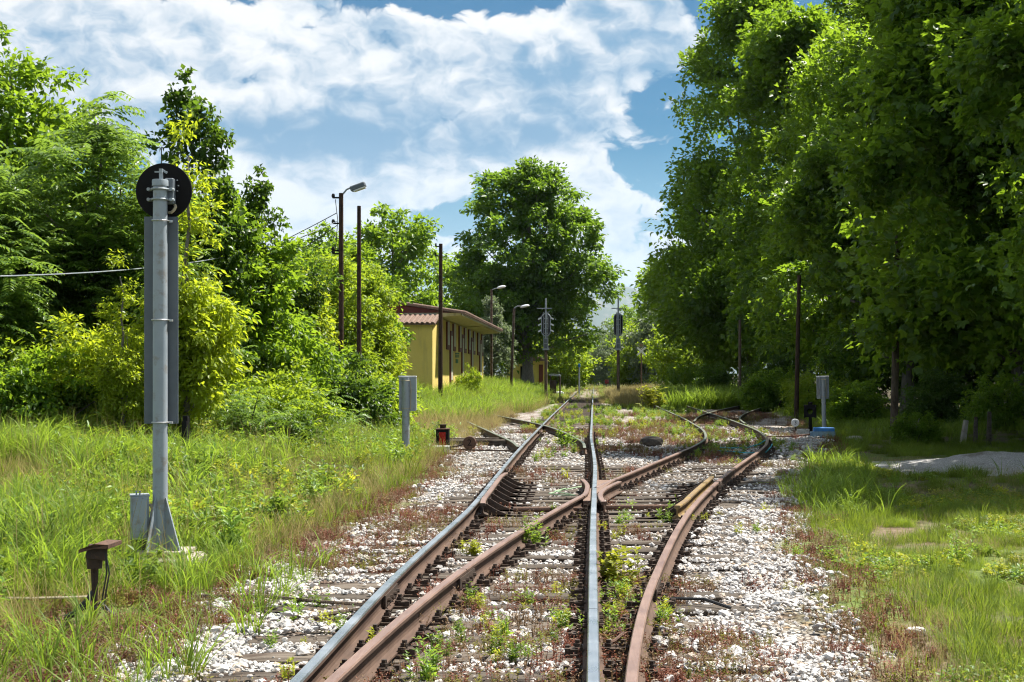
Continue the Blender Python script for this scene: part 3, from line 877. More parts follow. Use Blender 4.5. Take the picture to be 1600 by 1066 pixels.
def frond_mesh(name, seed, env, n_fr, mat, flen=.55, pairs=8, zmin=-1e9, gap=.40, tufts=0):
    """compound leaves: each frond a drooping midrib with paired leaflets, fronds gathered in whorls"""
    rng = np.random.default_rng(seed)
    nw = max(6, n_fr // 11); C = clump_centres(rng, env, nw, gap, seed, .5, zmin)
    wi = rng.integers(0, nw, n_fr)
    a = rng.uniform(0, 2 * np.pi, n_fr); el = rng.uniform(-.1, .75, n_fr)
    d = np.stack([np.cos(a) * np.cos(el), np.sin(a) * np.cos(el), np.sin(el)], -1)
    fl = rng.uniform(.7, 1.25, n_fr) * flen
    b0 = C[wi, :3] + np.stack([rng.normal(0, .07, n_fr), rng.normal(0, .07, n_fr), rng.uniform(-.35, .12, n_fr)], -1)
    side = unit(np.cross(d, np.array([0, 0, 1.0])))
    V_, T_, R_ = [], [], []; base_i = 0
    cr = rng.random(nw)
    for j in range(pairs):
        t = (j + .8) / pairs
        pos = b0 + d * (fl * t)[:, None] - np.array([0, 0, 1.0]) * (fl * .42 * t * t)[:, None]
        tang = unit(d - np.array([0, 0, .84]) * t)
        for s in (-1, 1):
            ld = unit(side * s * (1.0) + tang * .45 - np.array([0, 0, .28]) + rng.normal(size=(n_fr, 3)) * .10)
            nrm = unit(np.array([0, 0, 1.0]) + rng.normal(size=(n_fr, 3)) * .25)
            L = fl * .27 * (1.05 - .45 * abs(t - .45)) * rng.uniform(.85, 1.15, n_fr); W = L * .36
            r = np.clip(cr[wi] * .5 + rng.random(n_fr) * .5, 0, 1)
            V, T, R = leaves_np(pos, ld, nrm, L, W, .12, r)
            V_.append(V); T_.append(T + base_i); R_.append(R); base_i += len(V)
    me = mesh_np(name, np.concatenate(V_), tris=np.concatenate(T_), attrs={'rnd': np.concatenate(R_)}); me.materials.append(L_[mat])
    return me, C

def trunk_mesh(name, seed, h, r0, C, limbs=14, mat='bark', lean=(0, 0), twigs=True, fork=.35):
    """tapered trunk with limbs reaching to some of the leaf clumps"""
    r_ = random.Random(seed); mb = MB()
    pts = []; rs_ = []; n = 9
    wob = [(r_.uniform(-1, 1), r_.uniform(-1, 1)) for _ in range(n + 1)]
    for i in range(n + 1):
        t = i / n
        pts.append(Vector((lean[0] * t * t + wob[i][0] * .02 * h * t * .6, lean[1] * t * t + wob[i][1] * .02 * h * t * .6, -.15 + (h * .92 + .15) * t)))
        rs_.append(r0 * (1 - .9 * t) * (1.35 if i == 0 else 1) + .012)
    mb.tube(pts, rs_, 8)
    Cs = list(C); r_.shuffle(Cs)
    for c in Cs[:limbs]:
        cp = Vector(c[:3]); t = max(.12, min(.85, (cp.z / h) * r_.uniform(.45, .8)))
        i = int(t * n); f = t * n - i; st = pts[i].lerp(pts[min(i + 1, n)], f); rr = rs_[i] * .45
        mid = st.lerp(cp, .5) + Vector((r_.uniform(-.1, .1), r_.uniform(-.1, .1), .06)) * (cp - st).length
        mb.tube([st, st.lerp(mid, .6), mid, cp], [rr, rr * .75, rr * .55, .012 + rr * .12], 5)
    me = mb.mesh(name, autosmooth=1.2); me.materials.append(M[mat]); return me

TREE = {}
def tree(name, label, cat, key, x, y, sc=1.0, rz=0.0, group=None, z=None, sz=None):
    tm, cm = TREE[key]
    o = thing(name, label, cat, (x, y, gz(x, y) if z is None else z), rz, group)
    o.scale = (sc, sc, sz or sc)
    link('trunk', tm, None, o); link('crown', cm, None, o)
    return o
def define(key, seed, h, r0, env, n_cl, per, cl_r, leaf, mat, limbs=14, bark='bark_pale', lean=(0, 0), **kw):
    cm, C = crown_mesh(key + '_crown', seed, env, n_cl, per, cl_r, leaf, mat, **kw)
    TREE[key] = (trunk_mesh(key + '_trunk', seed, h, r0, C, limbs, bark, lean), cm)
def define_f(key, seed, h, r0, env, n_fr, mat, limbs=10, bark='bark_pale', **kw):
    cm, C = frond_mesh(key + '_crown', seed, env, n_fr, mat, **kw)
    TREE[key] = (trunk_mesh(key + '_trunk', seed, h, r0, C, limbs, bark), cm)

# --- right: tall dense wood edge
define('wood_a', 101, 16, .24, lumpy(1, [(0, 0, 9, 3.6, 3.6, 7.2), (-.6, -.3, 5, 4.2, 4.0, 3.6), (.4, .2, 13.5, 2.2, 2.2, 3.2), (-1.6, -1, 8, 2.6, 2.4, 3.2)], 26), 760, 92, .70, .20, 'shade', 24, gap=.41, flat=.8, droop=.2, surf=.33, shape='palm', wid=.9)
define('wood_b', 102, 15, .20, lumpy(2, [(0, 0, 8.5, 3.2, 3.2, 6.6), (.8, -.8, 4.5, 3.8, 3.6, 3.2), (-.5, .5, 12, 2.4, 2.4, 3.4), (-1.2, 1, 6, 2.8, 2.6, 3)], 24), 700, 96, .70, .215, 'mid', 22, gap=.43, flat=.8, droop=.2, surf=.33)
define('wood_near', 104, 15, .20, lumpy(12, [(0, 0, 8.5, 3.2, 3.2, 6.6), (.8, -.8, 4.5, 3.8, 3.6, 3.2), (-.5, .5, 12, 2.4, 2.4, 3.4), (-1.2, 1, 6, 2.8, 2.6, 3)], 26), 760, 100, .62, .15, 'shade', 26, gap=.43, flat=.8, droop=.2, surf=.33, shape='palm', wid=.95)
define('big_poplar', 103, 27, .42, lumpy(3, [(0, 0, 17, 5.2, 5.2, 10.5), (-1.2, -.6, 10, 6.2, 6.0, 6.5), (-.4, 0, 5.5, 5.8, 5.6, 4.0), (.5, .5, 23, 3.6, 3.6, 5)], 30), 1050, 90, 1.05, .34, 'shade', 28, gap=.41, flat=.8, droop=.2, surf=.33)
wg = 'tall trees of the wood edge on the right'
tree('woodland_tree', 'tall leafy tree hanging over the right edge beside the gravel heap', 'tree', 'wood_a', 11.9, 36.5, 1.14, .3, wg)
tree('woodland_tree', 'nearest shady tree, leaning in from outside the right edge over the gravel heap', 'tree', 'wood_near', 11.4, 26.0, 1.10, 1.2, wg)
tree('woodland_tree', 'dense tree behind the leaning grey utility pole', 'tree', 'wood_b', 14.0, 47, 1.06, 2.4, wg)
tree('woodland_tree', 'dark tree between the utility pole and the switch lantern', 'tree', 'wood_a', 12.6, 57, 1.08, 4.0, wg)
tree('woodland_tree', 'tree with sunlit upper leaves standing behind the relay box on its post', 'tree', 'wood_b', 12.8, 69, 1.25, 5.2, wg)
tree('woodland_tree', 'tall tree over the far end of the tall grass strip', 'tree', 'wood_a', 12.4, 82, 1.35, 1.7, wg)
tree('poplar_tree', 'tallest tree of the wood, its crown edge against the clouds', 'tree', 'big_poplar', 10.9, 98, 1.02, .5, wg)
tree('poplar_tree', 'very tall tree behind the tallest one, filling the top right sky', 'tree', 'big_poplar', 18.5, 84, 1.05, 2.2, wg)
tree('poplar_tree', 'tall tree deep in the wood behind the grey utility pole', 'tree', 'big_poplar', 20.5, 60, .92, 3.9, wg)
tree('poplar_tree', 'tall tree deep in the wood at the right edge of the picture', 'tree', 'big_poplar', 21.5, 46, .9, 5.3, wg)

# --- left: mixed scrub trees
define('left_big', 111, 9, .13, lumpy(4, [(0, 0, 5.8, 2.3, 2.3, 3.0), (-.8, .2, 4, 2.6, 2.4, 2.4), (.9, -.2, 5.2, 1.6, 1.6, 2.2), (.2, 0, 8, .9, .9, 1.3)], 14), 380, 62, .42, .17, 'mid', 18, gap=.40)
define_f('ailanthus', 112, 6.6, .08, [(0, 0, 4.4, 1.9, 1.7, 1.9), (-.6, .3, 3, 2.2, 2.0, 1.6), (.2, 0, 5.9, .8, .8, .7), (.9, -.2, 2.6, 1.6, 1.5, 1.4)], 2300, 'frond', 16, flen=.62)
define('dark_poplar', 113, 7.6, .07, [(0, 0, 4.6, .95, .95, 2.8), (.5, 0, 3.6, 1.1, 1.0, 1.9), (-.1, 0, 6.7, .45, .45, .95), (.45, .1, 6.2, .35, .35, .9)], 170, 46, .30, .15, 'dark', 14, wid=.85, gap=.40, spike=.6, droop=.5)
define('yellow_ash', 114, 5.6, .055, [(0, 0, 3.4, .55, .55, 1.9), (.1, -.1, 1.8, .7, .7, 1.3), (-.1, 0, 4.7, .36, .36, .95), (0, 0, 2.6, .6, .6, 1.5)], 210, 62, .27, .125, 'yellow', 12, wid=.45, gap=.36, droop=.55, spike=.25)
define('bright_tree', 115, 5.6, .07, lumpy(9, [(0, 0, 3.4, 1.6, 1.5, 1.9), (.5, -.1, 2.2, 1.7, 1.6, 1.5), (-.4, .2, 4.6, .9, .9, 1.0)], 9), 260, 62, .34, .145, 'bright', 14, wid=.5, gap=.38, droop=.5, spike=.15)
define('bright_tree_b', 116, 5.4, .07, lumpy(10, [(0, 0, 3.0, 1.4, 1.3, 1.7), (-.5, .1, 2.0, 1.6, 1.4, 1.3), (.3, .1, 4.4, .7, .7, 1.1)], 9), 240, 60, .32, .15, 'yellow', 12, wid=.48, gap=.38, droop=.5, spike=.2)
define('dark_round', 117, 5.2, .09, lumpy(5, [(0, 0, 3.1, 1.9, 1.8, 1.9), (-.5, 0, 2.0, 2.0, 1.8, 1.5), (.9, 0, 3.6, 1.0, 1.0, 1.2)], 10), 300, 62, .36, .15, 'dark', 14, gap=.36)
define('mid_tree', 118, 5.5, .08, lumpy(6, [(0, 0, 3.2, 1.8, 1.7, 2.1), (.3, 0, 2.0, 2.0, 1.8, 1.6), (-.3, 0, 4.7, 1.0, 1.0, 1.0)], 10), 300, 62, .36, .155, 'mid', 14, gap=.38)
lg = 'scrub trees on the left bank'
tree('broadleaf_tree', 'tallest broadleaf tree at the left edge of the picture', 'tree', 'left_big', -13.6, 33, 1.0, 0.4, lg)
tree('tree_of_heaven', 'feathery leaved tree left of the signal mast with its tip against the cloud', 'tree', 'ailanthus', -9.6, 27.6, 1.0, 0.2, lg)
tree('tree_of_heaven', 'feathery leaved tree low at the left edge under the tall broadleaf', 'tree', 'ailanthus', -11.4, 26.0, .86, 2.4, lg)
tree('tree_of_heaven', 'feathery leaved tree half hidden behind the signal mast panel', 'tree', 'ailanthus', -9.0, 29.5, .66, 4.1, lg)
tree('broadleaf_tree', 'leafy tree between the tall left tree and the feathery one', 'tree', 'left_big', -11.3, 34.5, .62, 3.4, lg)
tree('poplar_tree', 'slender dark poplar rising behind the round signal disc', 'tree', 'dark_poplar', -8.75, 31, .8, 0.0, lg, sz=1.0)
tree('poplar_tree', 'dark leaved poplar sapling reaching into the sky right of the disc', 'tree', 'dark_poplar', -7.75, 32.5, .62, 2.6, lg, sz=.78)
tree('ash_sapling', 'bright yellow green sapling right behind the signal mast', 'tree', 'yellow_ash', -7.15, 25, 1.0, 0.3, lg)
tree('ash_sapling', 'smaller yellow green sapling just left of the signal mast', 'tree', 'yellow_ash', -7.95, 24, .56, 1.9, lg)
tree('broadleaf_tree', 'green tree leaning right of the yellow sapling', 'tree', 'mid_tree', -8.0, 32, .90, .8, lg)
tree('broadleaf_tree', 'dark rounded tree under the far mountain', 'tree', 'dark_round', -9.9, 41.5, .92, .5, lg)
tree('broadleaf_tree', 'dark bushy tree deep behind the feathery trees', 'tree', 'dark_round', -13.6, 38, 1.1, 2.2, lg)
tree('broadleaf_tree', 'dark tree filling the gap behind the signal mast', 'tree', 'dark_round', -11.4, 40, 1.05, 4.4, lg)
tree('broadleaf_tree', 'lime green tree between the dark round tree and the lamp pole', 'tree', 'bright_tree_b', -9.0, 42.5, .88, .2, lg)
tree('broadleaf_tree', 'bright green tree just left of the lamp pole', 'tree', 'bright_tree', -9.3, 51.5, 1.05, 1.1, lg)
tree('broadleaf_tree', 'bright green tree between the lamp pole and the station gable', 'tree', 'bright_tree', -8.9, 53, 1.0, 3.3, lg)
tree('broadleaf_tree', 'lime green young tree leaning over the station wall', 'tree', 'bright_tree_b', -8.1, 54, .78, 4.7, lg)
tree('broadleaf_tree', 'green tree behind the bare brown pole', 'tree', 'mid_tree', -9.9, 57, 1.05, 2.9, lg)
tree('broadleaf_tree', 'green tree behind the lime tree, low under the wires', 'tree', 'mid_tree', -10.8, 50, .95, 5.5, lg)

# bushes: crown plus a few stems
def define_bush(key, seed, r, h, n_cl, per, leaf, mat, frond=False, **kw):
    env = [(0, 0, h * .5, r, r * .9, h * .46), (r * .5, 0, h * .36, r * .7, r * .7, h * .36), (-r * .45, r * .1, h * .4, r * .65, r * .6, h * .38)]
    if frond: cm, C = frond_mesh(key + '_crown', seed, env, n_cl, mat, flen=leaf, zmin=.1)
    else: cm, C = crown_mesh(key + '_crown', seed, env, n_cl, per, .26, leaf, mat, gap=.34, zmin=.05, **kw)
    r_ = random.Random(seed); mb = MB()
    for c in list(C)[:9]:
        cp = Vector(c[:3]); b0 = Vector((r_.uniform(-.2, .2) * r, r_.uniform(-.2, .2) * r, -.1))
        mb.tube([b0, b0.lerp(cp, .5) + Vector((0, 0, .15)), cp], [.025, .018, .006], 5)
    me = mb.mesh(key + '_stem', autosmooth=1.2); me.materials.append(M['bark']); TREE[key] = (me, cm)
define_bush('bush_bright', 131, 1.2, 1.9, 150, 60, .11, 'bright', wid=.5)
define_bush('bush_mid', 132, 1.2, 1.8, 150, 60, .11, 'mid', wid=.55)
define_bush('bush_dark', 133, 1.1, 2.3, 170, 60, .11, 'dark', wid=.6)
define_bush('bush_frond', 134, 1.2, 2.0, 420, 0, .42, 'frond', frond=True)
define_bush('bush_yellow', 135, .8, 2.0, 100, 55, .10, 'yellow', wid=.45, droop=.5)
def bush(name, label, key, x, y, sc=1.0, rz=0.0, group=None, sz=None):
    tm, cm = TREE[key]; o = thing(name, label, 'bush', (x, y, gz(x, y) - .05), rz, group); o.scale = (sc, sc, sz or sc)
    link('stem', tm, None, o); link('foliage', cm, None, o); return o
bg_ = 'bushes along the left bank'
bush('bush', 'yellow green bush at the left edge under the grey wire', 'bush_bright', -10.6, 25, 1.25, .3, bg_)
bush('bush', 'leafy green bush in front of the feathery trees, second from the left edge', 'bush_mid', -9.4, 24.4, .95, 1.3, bg_)
bush('bush', 'bushy yellow sapling with drooping leaves left of the mast panel', 'bush_yellow', -8.85, 25.0, 1.15, 2.3, bg_)
bush('bush', 'bright bush touching the left side of the mast panel', 'bush_bright', -8.1, 25.5, .85, 3.3, bg_)
bush('bush', 'feathery bush right of the mast at grass height', 'bush_frond', -6.3, 26.5, .8, .9, bg_)
bush('bush', 'bright bush below the dark round tree', 'bush_bright', -6.6, 29.5, 1.0, 4.3, bg_)
bush('bush', 'feathery bush among grass below the lime tree', 'bush_frond', -6.1, 31.5, .85, 2.0, bg_)
bush('bush', 'low dark bush in the grass right of the yellow sapling', 'bush_dark', -5.6, 26.4, .55, 1.0, bg_, sz=.42)
bush('bush', 'green bush below the lime tree, left of the dark hollow bush', 'bush_mid', -7.3, 36, 1.1, 2.0, bg_)
bush('bush', 'dark hollow bush below the lamp pole', 'bush_dark', -6.45, 36.5, .98, .4, bg_)
bush('bush', 'bright bush over the dark hollow bush', 'bush_bright', -6.7, 39.5, 1.2, .4, bg_)
bush('bush', 'bright bush beside the station gable wall, above the relay box', 'bush_bright', -6.9, 43.5, .85, 5.4, bg_)
bush('bush', 'green bush left of the station wall behind the relay box', 'bush_mid', -7.6, 46, 1.05, 3.0, bg_)
bush('bush', 'dark bush deep in the scrub left of the lamp pole', 'bush_dark', -9.3, 38, 1.2, 5.0, bg_)
bush('bush', 'dark bush deep in the scrub at the left edge', 'bush_dark', -12.6, 30, 1.4, 1.5, bg_)
bush('bush', 'dark bush behind the signal mast at mid height', 'bush_dark', -9.6, 31.5, 1.4, 3.5, bg_)
bush('bush', 'small leafy shrub against the yellow station front', 'bush_bright', -6.35, 73, .62, 2.2, None, sz=1.0)

# --- centre and far end
define('plane_tree', 121, 19.5, .45, lumpy(7, [(0, 0, 13, 5.3, 5.3, 6.0), (-1.8, -.5, 9.5, 4.8, 4.6, 4.6), (2.6, -.3, 9.8, 4.3, 4.0, 4.0), (-.6, 0, 16.6, 3.2, 3.2, 2.9), (1.5, 0, 15.6, 2.8, 2.8, 2.8), (1.5, 0, 6.2, 4.6, 4.2, 3.0), (-2.6, 0, 5.4, 3.6, 3.6, 2.8)], 26), 760, 70, .80, .36, 'plane', 26, gap=.30, bark='bark_pale')
define('far_tree', 122, 15, .32, lumpy(8, [(0, 0, 9, 4.4, 4.4, 5.0), (-2, 0, 6.5, 3.8, 3.6, 3.6), (2.2, 0, 7, 3.6, 3.4, 3.8), (.4, 0, 12.4, 2.6, 2.6, 2.6)], 14), 330, 50, .85, .40, 'mid', 18, gap=.38)
define('far_bush', 123, 8, .14, [(0, 0, 4.2, 3.2, 3.0, 3.6), (1.6, 0, 3, 2.8, 2.6, 2.6), (-1.7, 0, 3.2, 2.8, 2.6, 2.8)], 240, 44, .65, .34, 'bright', 8, gap=.36, zmin=.2)
define('far_grey', 124, 10, .16, [(0, 0, 5.5, 3.4, 3.2, 4.4), (1.6, 0, 4, 2.8, 2.6, 3.2), (-1.4, 0, 3.4, 2.8, 2.6, 3)], 240, 44, .65, .32, 'grey', 8, gap=.36, zmin=.2)
define('cypress', 125, 6.6, .10, [(0, 0, 3.0, 1.5, 1.5, 2.9), (0, 0, 5.2, .8, .8, 1.4)], 200, 44, .34, .2, 'grey', 4, gap=.28, zmin=.3, spike=.5)
tree('plane_tree', 'huge round plane tree beyond the yellow station building', 'tree', 'plane_tree', -5.4, 117, 1.06, .0, sz=.98)
tree('broadleaf_tree', 'dark green tree rising behind the station roof', 'tree', 'far_tree', -18.0, 128, 1.05, .7)
tree('broadleaf_tree', 'round tree further left behind the station roof, beside the bare pole', 'tree', 'far_tree', -23.5, 122, .9, 2.7)
tree('broadleaf_tree', 'tree in the shade between the plane tree and the station roof', 'tree', 'far_tree', -11.8, 136, .86, 4.2)
tree('evergreen_shrub', 'silvery evergreen by the end of the station roof', 'tree', 'cypress', -7.4, 104, 1.0, .0)
fg = 'trees and scrub closing the far end of the line'
tree('broadleaf_tree', 'round topped tree right of the line in the gap before the mountain', 'tree', 'far_tree', 9.6, 158, 1.06, 1.9, fg)
tree('broadleaf_tree', 'small round tree over the grey scrub right of the gap', 'tree', 'far_tree', 5.0, 196, .74, .4, fg)
tree('far_shrub_tree', 'bright scrub tree left of the line under the plane tree', 'tree', 'far_bush', -3.9, 150, .98, .6, fg)
tree('far_shrub_tree', 'bright scrub left of the small blue topped post', 'tree', 'far_bush', -6.8, 160, 1.05, 2.6, fg)
tree('far_shrub_tree', 'scrub standing on the far end of the line', 'tree', 'far_bush', 1.6, 205, 1.0, 3.6, fg)
tree('far_shrub_tree', 'bright scrub behind the far right signal', 'tree', 'far_bush', 4.4, 150, .92, 4.6, fg)
tree('far_shrub_tree', 'bright scrub beside the crossed warning sign', 'tree', 'far_bush', 8.6, 134, .95, 5.6, fg)
tree('far_shrub_tree', 'bright scrub at the foot of the tallest tree', 'tree', 'far_bush', 8.4, 112, .62, 1.6, fg)
tree('willow_tree', 'grey green willow behind the far right signal head', 'tree', 'far_grey', 2.2, 185, .85, .9, fg)
tree('willow_tree', 'grey green willow at the foot of the wood by the warning sign', 'tree', 'far_grey', 7.4, 146, 1.0, 2.9, fg)
tree('willow_tree', 'grey green willow in the middle of the gap', 'tree', 'far_grey', -.8, 222, .8, 4.9, fg)
tree('far_shrub_tree', 'hazy scrub left of the grey willow', 'tree', 'far_bush', -5.2, 215, 1.2, .1, fg)
# undergrowth at the foot of the wood
rg = 'undergrowth bushes at the foot of the wood'
for i, (x, y, s, k, lb) in enumerate([
        (8.3, 36.6, .50, 'bush_mid', 'low leafy bush hiding the foot of the utility pole'),
        (9.2, 50, .95, 'bush_mid', 'green bush behind the relay box on the right'),
        (11.0, 45.5, .9, 'bush_dark', 'dark bush some way behind the grey utility pole'),
        (12.2, 42, .95, 'bush_mid', 'leafy bush between the utility pole and the stone stump'),
        (12.8, 38.5, 1.0, 'bush_dark', 'dark bush at the right edge above the gravel heap'),
        (9.0, 57, 1.2, 'bush_bright', 'lit bush behind the black switch lantern'),
        (8.4, 66, 1.2, 'bush_mid', 'bush at the right end of the tall grass strip'),
        (7.2, 84, 1.15, 'bush_dark', 'dark bush behind the middle of the tall grass strip'),
        (9.6, 76, 1.5, 'bush_dark', 'large dark bush in the hollow under the trees'),
        (5.9, 92, 1.3, 'bush_mid', 'bush behind the left end of the tall grass strip'),
        (11.2, 62, 1.6, 'bush_dark', 'large dark bush between two trunks of the wood')]):
    bush('bush', lb, k, x, y, s, i * 1.1, rg)

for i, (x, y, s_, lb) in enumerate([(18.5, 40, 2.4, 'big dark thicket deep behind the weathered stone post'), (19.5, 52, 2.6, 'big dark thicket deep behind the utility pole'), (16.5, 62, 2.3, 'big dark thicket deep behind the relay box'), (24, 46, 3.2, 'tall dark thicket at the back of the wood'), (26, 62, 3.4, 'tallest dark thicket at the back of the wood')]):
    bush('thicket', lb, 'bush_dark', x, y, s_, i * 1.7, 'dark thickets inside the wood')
# ------------------------------------------------------------------ signal mast (left foreground)
D = 13.2
root = thing('signal_mast', 'grey railway signal mast seen from behind with black disc and long panel', 'signal', (-4.02, D, gz(-4.02, D)))
k = F / D
zb = lambda py: CAM_H - (py - HY) / k - gz(-4.02, D)      # height above the mast's foot
mb = MB(); mb.box((.02, .02, .02), (.78, .62, .26), bev=.03, taper=.86); mb.build('concrete_footing', M['concrete'], root)
mb = MB(); mb.box((.03, 0, .185), (.50, .42, .03), bev=.004); mb.build('base_plate', M['concrete'], root)
mb = MB(); mb.lathe([(.0, .2), (.068, .2), (.064, zb(290)), (0, zb(290))], n=28); mb.build('pole', M['galv'], root, smooth=True)
mb = MB(); mb.lathe([(0, zb(291)), (.074, zb(291)), (.074, zb(283)), (.070, zb(281)), (0, zb(281))], n=28); mb.build('pole_cap', M['galv'], root, smooth=True)
mb = MB(); mb.box((0, 0, 0), (.313, .018, zb(337) - zb(663)), bev=.003); mb.build('back_panel', M['galv_dark'], root, (-.020, .10, (zb(337) + zb(663)) / 2), (0, 0, .04))
mb = MB(); mb.lathe([(0, 0), (.262, 0), (.262, .02), (.255, .03), (0, .03)], axis='Y', n=64)
disc = mb.build('signal_disc', M['black'], root, (-.005, .125, zb(296)), smooth=True)
mb = MB(); mb.box((.075, -.05, -.01), (.085, .09, .24), bev=.006, taper=.9); mb.build('lamp_housing', M['galv_dark'], disc)
for i, (a, c) in enumerate(((.13, .10), (.14, .05), (.13, .0), (.0, .19), (.03, .18))):
    mb = MB(); mb.cyl((a, -.012, c), (a, .0, c), .006, n=8); mb.build('bolt', M['bolt'], disc)
mb = MB()
cpts = [(.06, -.03, -.205), (.085, -.045, -.205), (.11, -.05, -.185), (.125, -.045, -.155), (.115, -.03, -.135)]
mb.tube(cpts, .014, 8); mb.build('conduit', M['conduit'], disc, smooth=True)
mb = MB(); mb.box((.008, .0, zb(273)), (.032, .018, .11)); mb.box((-.012, -.012, zb(269)), (.07, .012, .012)); mb.box((.04, .01, zb(268)), (.05, .01, .02), rot=(0, .6, 0)); mb.build('top_bracket', M['galv'], root)
for py, w in ((296, .19), (312, .19), (345, .14), (500, .14), (660, .14)):
    z = zb(py); mb = MB()
    n = 14; arc = [(.074 * math.cos(math.pi + math.pi * i / n), .078 * math.sin(math.pi + math.pi * i / n), z) for i in range(n + 1)]
    mb.tube([(-.074, .11, z)] + arc + [(.074, .11, z)], .007 if w < .16 else .010, 6)
    if w > .16:
        for s in (-1, 1): mb.box((s * .10, .02, z), (.05, .05, .026), bev=.005); mb.cyl((s * .105, -.02, z), (s * .105, .03, z), .016, n=10)
    else:
        mb.box((.092, .03, z - .004), (.03, .03, .02))
    mb.build('pole_clamp', M['galv'] if w > .16 else M['bolt'], root, smooth=True)
for a, L in ((-1.95, .15), (-.55, .19), (1.1, .17), (2.6, .15)):
    mb = MB(); ca, sa = math.cos(a), math.sin(a)
    mb.prism([(.055 * ca, .055 * sa, .20), ((.06 + L) * ca, (.06 + L) * sa, .20), ((.06 + L) * ca, (.06 + L) * sa, .225), (.075 * ca, .075 * sa, .68), (.055 * ca, .055 * sa, .68)], (0, 0, 0), (-.012 * sa, .012 * ca, 0))
    mb.build('gusset', M['galv'], root)
bx = -.185
box = MB(); box.box((0, 0, 0), (.16, .20, .40), bev=.008); jb = box.build('junction_box', M['galv'], root, (bx, -.02, .50), (0, 0, .35))
mb = MB(); mb.box((0, -.108, .0), (.13, .012, .36), bev=.004); mb.build('box_lid', M['galv'], jb)
mb = MB(); mb.box((0, .01, .205), (.175, .215, .014), bev=.004)
for s in (-.03, .0): mb.cyl((s, -.05, .21), (s, -.05, .245), .007, n=8); mb.cyl((s, -.05, .24), (s, -.05, .25), .012, n=8)
mb.build('box_cap', M['galv'], jb)
mb = MB(); mb.cyl((.02, 0, -.30), (.02, 0, -.19), .055, n=14); mb.build('cable_gland', M['cable'], jb)
mb = MB(); mb.tube([(bx + .1, -.03, .62), (bx + .135, -.05, .58), (bx + .13, -.05, .42), (bx + .14, -.05, .28)], [.014, .016, .012, .012], 8); mb.build('conduit', M['conduit'], root, smooth=True)
mb = MB(); mb.tube([(bx, -.02, .19), (bx - .06, -.06, .17), (bx - .18, -.10, .20), (bx - .28, -.12, .15), (bx - .33, -.1, .04), (bx - .2, -.2, .12), (bx - .05, -.24, .15), (bx + .1, -.26, .13)], .014, 7); mb.build('cable_loop', M['cable'], root, smooth=True)

# ------------------------------------------------------------------ rusty cable box on stakes (left foreground)
d = 10.55; x = (152 - VPX) / F * d
root = thing('cable_box', 'small rusty brown cable box on stakes in front of the signal mast', 'cable box', (x, d, gz(x, d)))
mb = MB(); mb.box((0, 0, .50), (.155, .17, .09), rot=(.05, .18, .35), taper=.85, bev=.006); mb.build('box_body', M['rust_dark'], root)
mb = MB(); mb.prism([(-.10, -.11, .53), (.02, -.13, .575), (.115, -.10, .565), (.115, -.10, .535), (.02, -.13, .54), (-.10, -.11, .505)], (0, 0, 0), (.03, .21, .01)); mb.build('box_lid', M['rust'], root)
mb = MB(); mb.cyl((-.02, 0, .38), (-.02, 0, .47), .055, .06, n=12); mb.build('collar', M['rust_dark'], root, smooth=True)
for a, b_, r_ in (((-.035, 0, .40), (-.02, .02, -.1), .015), ((-.005, 0, .40), (-.03, .03, -.1), .015)):
    mb = MB(); mb.cyl(a, b_, r_, n=8); mb.build('stake', M['rust_dark'], root, smooth=True)
mb = MB(); mb.tube([(-.02, .02, .22), (-.07, 0, .14), (-.16, -.02, .05), (-.26, -.04, .0)], .023, 8); mb.build('cable_hose', M['cable'], root, smooth=True)
mb = MB(); mb.tube([(.02, .0, .12), (.08, -.02, .07), (.16, -.05, .02), (.22, -.08, -.03)], .020, 8); mb.build('cable_hose', M['cable'], root, smooth=True)
for q in (.0, .02):
    mb = MB(); mb.tube([(.08, -.05, .50), (.09 + q, -.06, .35), (.06 + q, -.05, .2), (.05 + q, -.05, .12), (.10, -.06, .08)], .006, 6); mb.build('cable', M['cable'], root, smooth=True)
mb = MB(); mb.tube([(-.12, -.06, .06), (-.05, -.07, .1), (.05, -.06, .1), (.12, -.04, .04)], .006, 6); mb.build('cable', M['cable'], root, smooth=True)

# ------------------------------------------------------------------ relay boxes on posts
def relay_box(label, x, y, zt, w, hbox, rp, rz, lean=0.0):
    g0 = gz(x, y); root = thing('relay_box', label, 'relay box', (x, y, g0), rz); root.rotation_euler = (0, lean, rz)
    H = zt - g0
    mb = MB(); mb.cyl((0, 0, -.2), (0, 0, H - .03), rp, n=18); mb.build('post', M['galv'], root, smooth=True)
    bxm = MB(); bxm.box((.03, .10, H - hbox / 2 - .02), (w, .18, hbox), bev=.006); b = bxm.build('cabinet', M['galv'], root)
    mb = MB(); mb.box((.03, .10, H - .008), (w + .025, .215, .03), bev=.004); mb.build('cabinet_roof', M['white'], b)
    mb = MB()
    mb.box((.03 - w * .5 + .01, .10, H - hbox / 2 - .02), (.02, .20, hbox - .03)); mb.box((.03 + w * .5 - .0, .10, H - hbox / 2 - .02), (.02, .20, hbox - .03))
    mb.build('cabinet_edge', M['galv'], b)
    for z in (H - .09, H - hbox + .04):
        mb = MB(); n = 10; r = rp + .008
        mb.tube([(-r, .03, z)] + [(r * math.cos(math.pi + math.pi * i / n), r * math.sin(math.pi + math.pi * i / n), z) for i in range(n + 1)] + [(r, .03, z)], .008, 6)
        mb.build('clamp', M['conduit'], root, smooth=True)
    mb = MB(); mb.tube([(rp + .02, .02, H - .09), (rp + .03, 0, H - .3), (rp + .02, .01, H - hbox + .02)], .011, 6); mb.build('cable_pipe', M['conduit'], root, smooth=True)
    return root
relay_box('grey relay box on a post left of the track beside the red lantern', (634 - VPX) / F * 29.4, 29.4, CAM_H - 3 * 29.4 / F, .34, .70, .078, .05)
